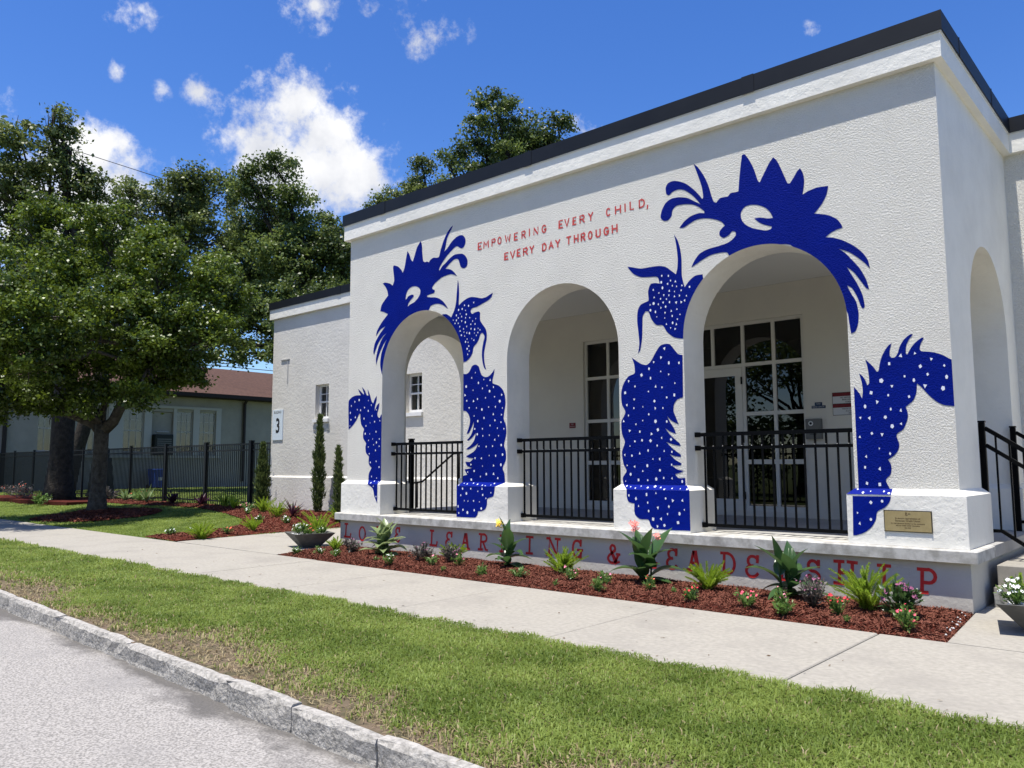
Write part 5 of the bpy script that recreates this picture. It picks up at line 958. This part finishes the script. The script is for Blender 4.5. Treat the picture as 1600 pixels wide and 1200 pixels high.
def tree(label, base, fork, rad, lobes, lm, bark, seed, size=.1, per=170, clump=.38, dens=8.0, lean=None, group=None, nlimb=99, trunk_pts=None, extra_limbs=(), hang=()):
    rg = np.random.default_rng(seed); root = empty('oak_tree', base, 0, label, 'tree', group); I = Matrix.Translation(-Vector(base))
    def tp(o): o.parent = root; o.matrix_parent_inverse = I; return o
    m = MB(); pts = trunk_pts or [Vector(base)+(Vector(fork)-Vector(base))*t for t in (0, .08, .25, .5, .75, 1)]
    n = len(pts); rr = [rad*(1.55 if i == 0 else 1.22 if i == 1 else 1.0-.12*i/n) for i in range(n)]; pts = [Vector(p) for p in pts]; pts[0] = pts[0]-Vector((0, 0, .1))
    m.tube(pts, rr, 14); tp(m.build('trunk', bark))
    # bark ridges are in the material, the root flare is geometry
    F_ = Vector(fork); lm_ = MB(); cs = np.array([l[:3] for l in lobes]); lr = np.array([l[3] for l in lobes]); cl, rd = [], []
    for (p, q, r0) in extra_limbs: limb(lm_, p, q, r0, r0*.55, rg, .04, wob=.07)
    for i in range(min(nlimb, len(lobes))):
        c = Vector(cs[i]); start = F_ if not extra_limbs else min([Vector(q) for _, q, _ in extra_limbs]+[F_], key=lambda v: (v-c).length)
        pp = limb(lm_, start, c, rad*.32, rad*.07+.012, rg, .05)
        for k in range(5):
            d = Vector(rg.normal(0, 1, 3).tolist()).normalized(); limb(lm_, pp[rg.integers(3, 7)], c+d*lr[i]*.85, .028*rad/.3+.008, .006, rg, .03, 4)
    tp(lm_.build('branches', bark))
    for c, r in zip(cs, lr):
        k = max(3, int(dens*(r/clump)**2*.5))
        d = rg.normal(0, 1, (k, 3)); d /= np.linalg.norm(d, axis=1)[:, None]; q = rg.random(k)**.5*.95
        cl.append(c+d*(q*r)[:, None]*np.array([1, 1, .85])); rd.append(np.full(k, 1.0)*clump*rg.uniform(.6, 1.25, k))
    cl = np.concatenate(cl); rd = np.concatenate(rd)
    V = leaves_np(rg, cl, rd[:, None], per, size)
    o = tp(link('crown', fast_mesh('crown', V, np.arange(len(V)).reshape(-1, 4), lm))); 
    return root, len(V)//2
tot = 0
zA = gz(-21.15, .2)+.12
_, k = tree('near oak with a grey forked trunk rising from the round mulch ring', (-21.15, .2, zA), (-21.2, .25, 2.55), .205, LOBES['oakA'], M['leafA'], M['barkA'], 21, .10, 140, .30, 6.2,
     extra_limbs=[((-21.2, .25, 2.35), (-19.5, .95, 4.3), .17), ((-21.2, .25, 2.3), (-22.9, -1.1, 3.35), .15), ((-21.2, .25, 2.5), (-21.6, .5, 4.6), .11)]); tot += k
_, k = tree('tall dark trunked oak behind the near one, highest treetop at the far left', (-29.3, 2.0, .15), (-29.1, 2.0, 6.2), .40, LOBES['oakB'], M['leafB'], M['barkB'], 22, .14, 120, .42, 4.6); tot += k
_, k = tree('broad oak left of the airy topped one, standing behind the fence', (-38.85, 5.5, .2), (-37.5, 6.5, 6.5), .33, LOBES['oakC'], M['leafB'], M['barkB'], 23, .16, 125, .5, 5.2); tot += k
_, k = tree('oak with an airy rounded top directly left of the white wing', (-28.3, 14.5, .2), (-28.0, 13, 6.0), .35, LOBES['oakD'], M['leafC'], M['barkB'], 24, .15, 125, .46, 5.2); tot += k
_, k = tree('round topped oak standing above the middle of the roof line', (-18.5, 15.5, 0), (-18.5, 14.5, 8), .35, LOBES['oakE'], M['leafC'], M['barkB'], 25, .13, 125, .4, 5.2); tot += k
_, k = tree('small tree with a pointed twig showing over the roof left of the round topped oak', (-22.5, 13.5, 0), (-22.5, 13, 7.5), .25, LOBES['oakF'], M['leafB'], M['barkB'], 26, .11, 120, .34, 8.0); tot += k
# trees over the street behind the camera: only their reflection shows in the door glass
for i, (x, y, h, lab) in enumerate(((-13, -22, 9, 'oak across the street, reflected left in the storefront glass'), (-1, -24, 10, 'oak across the street, reflected in the middle of the storefront glass'), (9, -23, 9, 'oak across the street, reflected right in the storefront glass'))):
    lb = [(x+dx*2.3, y+dy*2, h*.62+dz*1.6, 1.9) for dx, dy, dz in ((-1, 0, 0), (1, 0, 0), (0, 1, .3), (0, -1, .2), (0, 0, 1), (-.7, .5, .8), (.8, .3, .7), (1.7, 0, .1), (-1.7, .1, .1), (-1.5, .4, -1.6), (0, .5, -1.8), (1.5, .3, -1.6), (-.7, .8, -2.4), (.8, .6, -2.4), (2.3, .2, -1.9), (-2.3, .2, -2.0))]
    _, k = tree(lab, (x, y, -.05), (x, y, h*.38), .3, lb, M['leafC'], M['barkB'], 40+i, .22, 60, .8, 6, group='oaks across the street'); tot += k
print('leaves tris', tot)
# columnar cypresses by the wing
def cypress(x, y, h, r, label, seed, lean=0):
    rg = np.random.default_rng(seed); z0 = gz(x, y)+.03; root = empty('cypress', (x, y, z0), 0, label, 'shrub', 'narrow cypresses in front of the left wing')
    m = MB(); m.tube([(0, 0, 0), (lean*.5, 0, h*.5), (lean, 0, h*.93)], [.025, .018, .006], 6); m.build('trunk', M['barkA'], root)
    n = int(2300*h*r/.22); t = rg.random(n)**.85; a = rg.uniform(0, 2*math.pi, n); prof = np.minimum(1, (1-t)*1.9+.06)*np.minimum(1, .6+t*2.2)*(.72+.22*np.sin(t*31+a*2+seed)+.16*np.sin(t*67+a*3)); q = rg.random(n)**.5*r*prof
    P = np.stack([np.cos(a)*q+lean*t, np.sin(a)*q, .05+t*(h-.08)], 1); up = np.stack([np.cos(a)*.45, np.sin(a)*.45, np.full(n, 1.0)], 1)+rg.normal(0, .28, (n, 3)); up /= np.linalg.norm(up, axis=1)[:, None]
    s = np.cross(up, rg.normal(0, 1, (n, 3))); s /= np.linalg.norm(s, axis=1)[:, None]; L = rg.uniform(.06, .14, n)[:, None]; Wd = .011
    V = np.stack([P-s*Wd*.6, P+s*Wd*.6, P+up*L*.6+s*Wd, P+up*L, P+up*L*.6-s*Wd], 1).reshape(-1, 3)
    F = np.arange(5*n).reshape(-1, 5); link('foliage', fast_mesh('foliage', V, F, M['cypress']), root)
cypress(-16.72, 2.55, 1.78, .21, 'short full cypress at the outer corner of the left wing', 31)
cypress(-14.83, 2.95, 2.42, .165, 'tallest narrow cypress, under the wing window', 32, .03)
cypress(-13.62, 2.7, 1.80, .13, 'thin leaning cypress tucked beside the left end of the arches', 33, -.06)

# =================================================================== BEDDING PLANTS
def blade(m, base, d, L, W_, droop=.4, n=5, fold=.12, tip=.15):
    """a leaf blade: curved strip with a folded midrib"""
    d = Vector(d).normalized(); side = d.cross(Vector((0, 0, 1)))
    side = side.normalized() if side.length > .05 else Vector((1, 0, 0)); p = Vector(base); V = []
    for i in range(n+1):
        t = i/n; w_ = W_*math.sin(math.pi*min(1, .12+t*.88)**.8)*.5 if t < 1 else W_*.02
        if i: p = p+d*(L/n); d = (d+Vector((0, 0, -droop/n))).normalized()
        nn = side.cross(d); V += [p+side*w_+nn*w_*fold*2, p, p-side*w_+nn*w_*fold*2]
    F = []
    for i in range(n): F += [(3*i, 3*i+1, 3*i+4, 3*i+3), (3*i+1, 3*i+2, 3*i+5, 3*i+4)]
    m.add(V, F, True)
def blossom(m, c, r, rg, petals=5):
    c = Vector(c); t = Vector((rg.uniform(-.5, .5), rg.uniform(-1, -.1), rg.uniform(.3, 1))).normalized(); u = t.orthogonal().normalized(); v = t.cross(u); a0 = rg.uniform(0, 6)
    for k in range(petals):
        a = a0+6.283*k/petals; e = u*math.cos(a)+v*math.sin(a); f = u*math.cos(a+1.57)+v*math.sin(a+1.57)
        m.add([c, c+e*r*.6+f*r*.38+t*r*.1, c+e*r+t*r*.22, c+e*r*.6-f*r*.38+t*r*.1], [(0, 1, 2, 3)])
def P0(x, y, name, label, cat, group=None, bedh=None, dz=0): return empty(name, (x, y, (bedh or hb)(x, y)-.004+dz), 0, label, cat, group)
def canna(x, y, h, label, flower=None, n=13, seed=1, spread=1.0, leafm='canna'):
    rg = random.Random(seed); root = P0(x, y, 'canna', label, 'plant'); m = MB(); 
    stems = [(rg.uniform(-.07, .07)*spread, rg.uniform(-.05, .05)) for _ in range(4)]
    for sx_, sy_ in stems: m.tube([(sx_*.6, sy_*.6, 0), (sx_, sy_, h*.5), (sx_*1.3, sy_*1.2, h*.82)], [.012, .010, .006], 6)
    m.build('stem', M['canna'], root)
    for i in range(n):
        sx_, sy_ = stems[i % 4]; a = i*2.4+rg.uniform(-.4, .4); z = h*(.03+.5*(i/n)); el = .35+1.0*(i/n)+rg.uniform(-.15, .2); el = min(el, 1.45)
        m = MB(); L_ = h*rg.uniform(.5, .72); blade(m, (sx_, sy_, z), (math.cos(a)*math.cos(el)*spread*1.25, math.sin(a)*math.cos(el), math.sin(el)), L_, L_*.44, rg.uniform(.5, 1.35), 8, .16); m.build('leaf', M[leafm], root)
    if flower:
        m = MB()
        for k in range(11): c_ = (stems[0][0]-.10+rg.uniform(-.045, .045), stems[0][1]-.03+rg.uniform(-.03, .03), h*rg.uniform(.88, 1.05)); blossom(m, c_, rg.uniform(.028, .045), rg, 4)
        if flower != 'yellow':
            for k in range(7): blossom(m, (stems[1][0]+.17+rg.uniform(-.04, .04), stems[1][1]+rg.uniform(-.03, .03), h*rg.uniform(.76, .86)), rg.uniform(.022, .036), rg, 4)
        else:
            for k in range(6): blossom(m, (stems[0][0]-.0+rg.uniform(-.04, .04), stems[1][1]+rg.uniform(-.03, .03), h*rg.uniform(.66, .78)), rg.uniform(.02, .032), rg, 4)
        m.build('flower', M['f_'+flower], root)
    return root
canna(-5.40, -.50, .58, 'canna with yellow flowers and broad spreading leaves in front of the missing N', 'yellow', 13, 3, 1.3)
canna(-3.19, -.55, .66, 'tall upright canna with salmon red flowers right of the ampersand', 'salmon', 15, 4, .9)
canna(-1.50, -.60, .62, 'flowerless canna with broad dark leaves and one bright leaf at its foot', None, 16, 5, 1.1)
canna(-7.80, -.70, .56, 'variegated pale green broad leaved plant hiding the V of the wall lettering', None, 30, 6, 1.3, 'croton')
def foxtail(x, y, h, r, n, label, seed, hz=None, mt='fern', group='foxtail ferns in the mulch beds'):
    rg = np.random.default_rng(seed); root = P0(x, y, 'foxtail_fern', label, 'fern', group, hz); m = MB(); Vs = []
    for i in range(n):
        a = rg.uniform(0, 6.283); el = rg.uniform(.75, 1.5); L_ = h*rg.uniform(.7, 1.12); d = Vector((math.cos(a)*math.cos(el), math.sin(a)*math.cos(el), math.sin(el))); p = Vector((rg.normal(0, r*.22), rg.normal(0, r*.22), 0)); k = 16; pts = []
        for j in range(k+1):
            pts.append(p.copy()); p = p+d*(L_/k); d = (d+Vector((math.cos(a)*.035, math.sin(a)*.035, -.02))).normalized()
        m.tube(pts[::4], [.0035, .003, .0025, .002, .0012][:len(pts[::4])], 3, cap=False)
        A_ = np.array([tuple(q) for q in pts]); nn = 360; t = rg.uniform(.12, 1, nn)*k; i0 = np.minimum(t.astype(int), k-1); Q = A_[i0]+(A_[i0+1]-A_[i0])*(t-i0)[:, None]; ax = (A_[i0+1]-A_[i0]); ax /= np.linalg.norm(ax, axis=1)[:, None]
        o_ = rg.normal(0, 1, (nn, 3)); o_ -= ax*(o_*ax).sum(1)[:, None]; o_ /= np.linalg.norm(o_, axis=1)[:, None]; o_ = o_*.8+ax*.7; fat = .036*(1-np.abs(t/k-.5)*.9)[:, None]; s = np.cross(o_, ax); s /= np.linalg.norm(s, axis=1)[:, None]
        Vs.append(np.stack([Q-s*.0026, Q+s*.0026, Q+o_*fat], 1).reshape(-1, 3))
    V = np.concatenate(Vs); m.build('stems', M[mt], root); link('fronds', fast_mesh('fronds', V, np.arange(len(V)).reshape(-1, 3), M[mt]), root); return root
foxtail(-6.47, -.52, .27, .12, 30, 'small foxtail fern under the E of the second word', 1)
foxtail(-4.43, -.55, .33, .20, 42, 'wide low foxtail fern covering the foot of the G', 2)
foxtail(-2.38, -.62, .31, .13, 46, 'dense rounded foxtail fern under the A of the last word', 3)
foxtail(-.68, -.70, .46, .18, 56, 'largest, brightest foxtail fern in front of the last I', 4)
foxtail(-8.88, -.80, .26, .09, 16, 'small foxtail fern beside the left planter bowl', 5)
def lawnz(x, y): return gz(x, y)+.06
foxtail(-11.98+-.9, -1.18+.15, .36, .20, 44, 'foxtail fern at the lawn corner of the path', 6, hw); foxtail(-13.35, .35, .34, .12, 26, 'slim foxtail fern between the lawn corner one and the wing', 7, hw)
foxtail(-16.3, 2.35, .42, .16, 26, 'foxtail fern at the foot of the short cypress', 8, hw); foxtail(-14.75, 1.75, .40, .2, 30, 'foxtail fern mixed with dark spiky leaves below the wing window', 9, hw)
for i, (x, y, lab) in enumerate(((-19.3, 2.95, 'foxtail fern against the fence near the short cypress'), (-13.1-.5, 2.75, 'foxtail fern tucked beside the left steps'))): foxtail(x, y, .42, .2, 24, lab, 60+i, hw)
def bushy(x, y, h, r, n, lm, label, name='bedding_plant', cat='plant', flowers=(), leaf=.035, seed=1, hz=None, group=None, stems=14, ww=.42, fr=.0135, top=True):
    rg = np.random.default_rng(seed); rr = random.Random(seed); root = P0(x, y, name, label, cat, group, hz); m = MB(); tips = []
    for i in range(stems):
        a = rr.uniform(0, 6.28); q = r*rr.uniform(.1, 1); tip = Vector((math.cos(a)*q, math.sin(a)*q, h*rr.uniform(.55, 1)*(1-.35*(q/r)**2))); m.tube([(tip.x*.15, tip.y*.15, 0), (tip.x*.7, tip.y*.7, tip.z*.55), tip], [.004, .003, .002], 4); tips.append(tip)
    m.build('stems', M[lm], root); tp_ = np.array([tuple(t) for t in tips]); k = rg.integers(0, stems, n); t = rg.uniform(.25, 1.02, n)[:, None]; P = tp_[k]*np.concatenate([t**.8, t**.8, t], 1)+rg.normal(0, r*.09, (n, 3)); P[:, 2] = np.maximum(P[:, 2], .008)
    d = P*np.array([1, 1, .3]); d = d/(np.linalg.norm(d, axis=1)[:, None]+1e-6)+rg.normal(0, .5, (n, 3))+np.array([0, 0, .35]); d /= np.linalg.norm(d, axis=1)[:, None]; s = np.cross(d, np.array([0, 0, 1.])+rg.normal(0, .35, (n, 3))); s /= np.linalg.norm(s, axis=1)[:, None]; nn = np.cross(s, d)
    L = leaf*rg.uniform(.6, 1.3, n)[:, None]; Wd = L*ww*.5
    V = np.stack([P, P+d*L*.5+s*Wd+nn*Wd*.3, P+d*L, P+d*L*.5-s*Wd+nn*Wd*.3], 1).reshape(-1, 3); F = np.arange(4*n).reshape(-1, 4); F = np.concatenate([F[:, [0, 1, 2]], F[:, [0, 2, 3]]])
    link('leaves', fast_mesh('leaves', V, F, M[lm]), root)
    for col, cnt in flowers:
        m = MB()
        for i in range(cnt):
            tt = tips[rr.randrange(stems)] if top else tips[i % stems]; c_ = tt+Vector((rr.uniform(-.02, .02), rr.uniform(-.025, .01), rr.uniform(.0, .02))); blossom(m, c_, fr*rr.uniform(.8, 1.2), rr)
        o = m.build('flowers', M['f_'+col], root); o['kind'] = 'stuff'
    return root
G1 = 'small vinca bedding plants in the front bed'
V_ = [(-6.80, -1.42, .15, .09, 'white', 7, 'white flowered vinca at the sidewalk side of the broad pale leaves'), (-8.62, -1.30, .11, .08, 'white', 8, 'white flowered vinca near the left tip of the front bed'), (-9.05, -1.42, .10, .07, 'white', 7, 'leftmost white vinca, right beside the planter bowl foot'), (-8.15, -1.33, .11, .08, 'white', 7, 'white vinca at the bed edge below the L of the first word'),
 (-6.22, -1.15, .15, .10, 'pink', 8, 'pink budded vinca left of the small foxtail fern'), (-5.93, -.92, .17, .10, 'pink', 9, 'pale pink vinca touching the right side of the small foxtail fern'), (-5.10, -1.33, .13, .09, None, 0, 'flowerless thin vinca left of the yellow canna'), (-4.62, -1.22, .12, .12, None, 0, 'low flowerless vinca pair in front of the yellow canna'),
 (-4.00, -.98, .18, .13, 'pink', 9, 'pink vinca half inside the wide low foxtail fern'), (-3.45, -1.05, .16, .08, 'pink', 5, 'pink vinca behind the one left of the salmon canna'), (-3.26, -1.42, .14, .09, None, 0, 'green vinca at the bed edge left of the salmon canna'), (-2.85, -1.05, .17, .07, 'coral', 7, 'thin coral flowered vinca at the foot of the salmon canna'),
 (-2.14, -1.36, .15, .08, 'crimson', 9, 'crimson flowered vinca left of the dense rounded fern foot'), (-1.58, -1.36, .18, .10, 'rose', 10, 'rose and pink vinca nearest the flowerless canna on its left'), (-1.36, -1.12, .18, .09, 'pink', 5, 'pale pink vinca close behind the rose one'), (-1.17, -1.44, .13, .09, None, 0, 'flowerless bright green vinca below the flowerless canna'),
 (-.76, -1.22, .21, .10, 'crimson', 14, 'vinca with a big crimson flower head left of the purple pentas'), (-.14, -1.45, .21, .10, 'rose', 9, 'rightmost vinca in the front bed with rosy blossoms')]
for i, (x, y, h, r, f, nf, lab) in enumerate(V_): bushy(x, y, h, r, 150 if i < 12 else 210, 'vinca', lab, 'vinca', 'flower', [(f, nf)] if f else (), .045, 100+i, None, G1, 12)
SE = [(-7.3, -1.25, .07, 'tiny green seedling between the broad pale plant and the shrub pair'), (-5.75, -1.40, .06, 'tiny green seedling at the bed edge under the letter A'), (-3.85, -1.42, .06, 'tiny green seedling at the bed edge under the letter G'), (-2.55, -1.05, .05, 'tiny green seedling beside the dense rounded fern'), (-.62, -1.42, .06, 'tiny green seedling between the crimson vinca and the rightmost vinca')]
for i, (x, y, h, lab) in enumerate(SE): bushy(x, y, h, .05, 40, 'vinca', lab, 'seedling', 'plant', (), .03, 170+i, None, None, 6)
for i, (x, y, h, r, f, nf, lab) in enumerate([(-.31, -.95, .33, .17, 'mauve', 60, 'pentas bush with mauve flower heads under the letter P')]): bushy(x, y, h, r, 420, 'canna', lab, 'pentas', 'flower', [(f, nf)], .075, 140+i, None, None, 18, fr=.016)
for i, (x, y, h, r, nf, lab) in enumerate([(-6.75, -.85, .27, .16, 16, 'left of two purple grey shrubs under the first E'), (-6.28, -.72, .25, .14, 10, 'right of two purple grey shrubs under the first E'), (-8.50, -.80, .24, .17, 12, 'purple grey shrub at the left end of the wall lettering'), (-1.08, -.98, .34, .15, 22, 'purple grey shrub below the letter S')]): bushy(x, y, h, r, 520, 'greyshrub', lab, 'shrub', 'shrub', [('mauve', nf)], .05, 150+i, None, 'purple grey shrubs in the front bed', 22, fr=.011)
# beds left of the path
L_ = [(-13.75, -1.25, .12, .13, 'white', 12, 'white flowers at the lawn corner tip of the left bed'), (-13.55, -.85, .14, .12, 'white', 12, 'cream flowers left of the lawn corner foxtail fern'), (-13.15, -.35, .16, .10, 'coral', 8, 'coral tinged flowers right of the lawn corner foxtail fern'), (-14.3, 1.05, .17, .11, 'white', 10, 'white flowers halfway to the wing'), (-16.2, 1.85, .15, .13, 'white', 12, 'white flowers in front of the short cypress'), (-13.9, 1.5, .17, .13, 'white', 9, 'white flowers below the tallest cypress'), (-14.9, 2.4, .2, .13, 'coral', 7, 'coral flowers between short and tallest cypress'), (-13.45, 2.0, .2, .15, 'coral', 10, 'coral flowers beside the left steps'), (-17.3, 2.5, .22, .2, 'pink', 8, 'pale flowers at the wing corner by the fence end'), (-14.2, 3.0, .32, .14, None, 0, 'leafy green plant against the wing wall between two cypresses')]
for i, (x, y, h, r, f, nf, lab) in enumerate(L_): bushy(x, y, h, r, 170, 'vinca', lab, 'bedding_plant', 'flower', [(f, nf)] if f else (), .055, 200+i, hw, 'small flowers in the left bed', 12, fr=.022)
def strap(x, y, h, n, lm, label, seed, w_=.05, name='strap_plant', hz=None):
    rg = random.Random(seed); root = P0(x, y, name, label, 'plant', None, hz); m = MB()
    for i in range(n):
        a = i*2.4; el = rg.uniform(.6, 1.35); blade(m, (0, 0, .01), (math.cos(a)*math.cos(el), math.sin(a)*math.cos(el), math.sin(el)), h*rg.uniform(.8, 1.15), w_, rg.uniform(.2, .7), 5, .2)
    m.build('leaves', M[lm], root); return root
strap(-14.45, 2.0, .5, 14, 'purpleleaf', 'dark purple spiky plant inside the fern below the wing window', 1, .045, hz=hw)
for i, (x, y, h, lm, lab) in enumerate([(-24.0, 2.8, .55, 'croton', 'light green broad leaved plant by the fence right of the near oak'), (-22.4, 2.9, .5, 'purpleleaf', 'dark reddish bush against the third fence post'), (-20.7, 2.95, .45, 'purpleleaf', 'dark leaved plant between two fence posts near the wing'), (-25.6, 2.8, .42, 'croton', 'yellowish red tinged plant just right of the near oak trunk'), (-18.4, 2.7, .42, 'fern', 'yellow green spiky plant at the last fence post')]): strap(x, y, h, 16, lm, lab, 10+i, .08, hz=lawnz)
for i, (x, y, h, r, lm, f, lab) in enumerate([(-27.2, 2.9, .5, .4, 'greyshrub', None, 'low dull shrub behind the near oak trunk'), (-25.0, 3.0, .4, .4, 'vinca', 'coral', 'low green shrub with coral flowers right of the near oak'), (-31.5, 1.6, .5, .6, 'greyshrub', 'coral', 'dark shrub mass left of the dark trunk'), (-34.5, 2.2, .6, .6, 'greyshrub', 'coral', 'reddish shrub near the left edge of the picture'), (-27.8, .9, .4, .35, 'vinca', None, 'small green shrub between the two trunks')]): bushy(x, y, h, r, 420, lm, lab, 'shrub', 'shrub', [(f, 14)] if f else (), .09, 300+i, lawnz, 'shrubs under the oaks', 18, fr=.03)
# mulch under the far shrubs
m = MB(); pts = [(-36, 1.2), (-30, 1.0), (-26.5, 1.3), (-26.3, 3.3), (-36, 3.3)]
tag(m.prism(pts, .0, .235).build('mulch_bed', M['mulchbase']), kind='structure')

# =================================================================== PLANTER BOWLS
def bowl(x, y, rz, label, seed, z0=.0):
    root = empty('planter_bowl', (x, y, z0), rz, label, 'planter', 'square flared planter bowls'); m = MB(); a, b, h = .14, .355, .25
    V = []
    for s, z in ((a, 0), (b, h), (b-.035, h), (b-.075, h-.04)): V += [(-s, -s, z), (s, -s, z), (s, s, z), (-s, s, z)]
    F = [(0, 3, 2, 1), (12, 13, 14, 15)]+[(k+i, k+(i+1) % 4, k+4+(i+1) % 4, k+4+i) for k in (0, 4, 8) for i in range(4)]
    m.add(V, F); m.build('bowl', M['bowl'], root)
    rg = np.random.default_rng(seed); m = MB()
    for i in range(260):
        px, py = rg.uniform(-.27, .27, 2); r = rg.uniform(.006, .013); m.tube([(px-r, py, h-.037), (px, py+.002, h-.030), (px+r, py, h-.037)], [r*.5, r, r*.5], 5)
    o = m.build('gravel', M['stone'], root); o['kind'] = 'stuff'
    return root
bl = bowl(-10.0, -.55, R(-19.3), 'dark square planter bowl on the path at the left end of the front bed', 1, .003)
br = bowl(.72, -.62, R(12), 'grey square planter bowl cut by the right edge of the picture', 2, .001)
def in_bowl(bx, by, h0, items):
    for i, (dx, dy, h, r, f, nf, lab) in enumerate(items): bushy(bx+dx, by+dy, h, r, 190, 'vinca', lab, 'bedding_plant', 'flower', [(f, nf)] if f else (), .05, int(400+i+abs(bx)*10), lambda x, y: h0, 'flowers in the planter bowls', 13, fr=.019)
in_bowl(-10.0, -.55, .22, [(-.18, -.12, .17, .12, 'white', 12, 'white flowers at the left side of the left planter bowl'), (.0, -.1, .2, .13, 'white', 9, 'white flowers in the middle of the left planter bowl'), (-.1, .1, .2, .12, 'coral', 10, 'coral flowers at the back left of the left planter bowl'), (.2, .12, .17, .11, 'white', 9, 'white flowers at the right side of the left planter bowl'), (.16, -.1, .13, .09, 'coral', 7, 'coral flowers at the front right of the left planter bowl')])
foxtail(-9.92, -.42, .45, .18, 26, 'arching foxtail fern growing in the left planter bowl', 20, lambda x, y: .22)
in_bowl(.72, -.62, .22, [(-.17, -.17, .18, .13, 'white', 12, 'white flowers at the near left corner of the right planter bowl'), (-.2, .05, .2, .12, 'white', 10, 'white flowers at the back left of the right planter bowl'), (.0, -.05, .22, .14, 'crimson', 9, 'red and white flowers in the middle of the right planter bowl'), (.16, -.16, .17, .12, 'white', 10, 'white flowers at the near right of the right planter bowl'), (.14, .15, .2, .13, 'coral', 10, 'coral flowers at the back right of the right planter bowl')])
foxtail(.50, -.42, .32, .06, 6, 'single foxtail frond leaning out of the right planter bowl', 21, lambda x, y: .22)

# =================================================================== OVERHEAD WIRES
def wire(a, b, sag, label):
    a, b = Vector(a), Vector(b); m = MB(); pts = [a.lerp(b, i/24)-Vector((0, 0, sag*4*(i/24)*(1-i/24))) for i in range(25)]; m.tube(pts, .022, 4); tag(m.build('overhead_wire', M['wire']), label, 'wire', 'overhead wires')
def ext(a, b, s0, s1): a, b = Vector(a), Vector(b); return a+(a-b)*s0, b+(b-a)*s1
A_, B_ = ext((-52.21, 7.5, 22.2), (-39.2, 22.5, 16.4), .8, 1.2); wire(A_, B_, .4, 'upper overhead wire crossing the sky between the oak tops')
A_, B_ = ext((-50.16, 6.98, 20.4), (-39.5, 22.5, 15.2), .8, 1.2); wire(A_, B_, .4, 'lower overhead wire crossing the sky between the oak tops')
A_, B_ = ext((-46, 14, 8.0), (-35, 25, 6.6), .8, .3); wire(A_, B_, .2, 'low wire passing over the old building roof beside the wing')
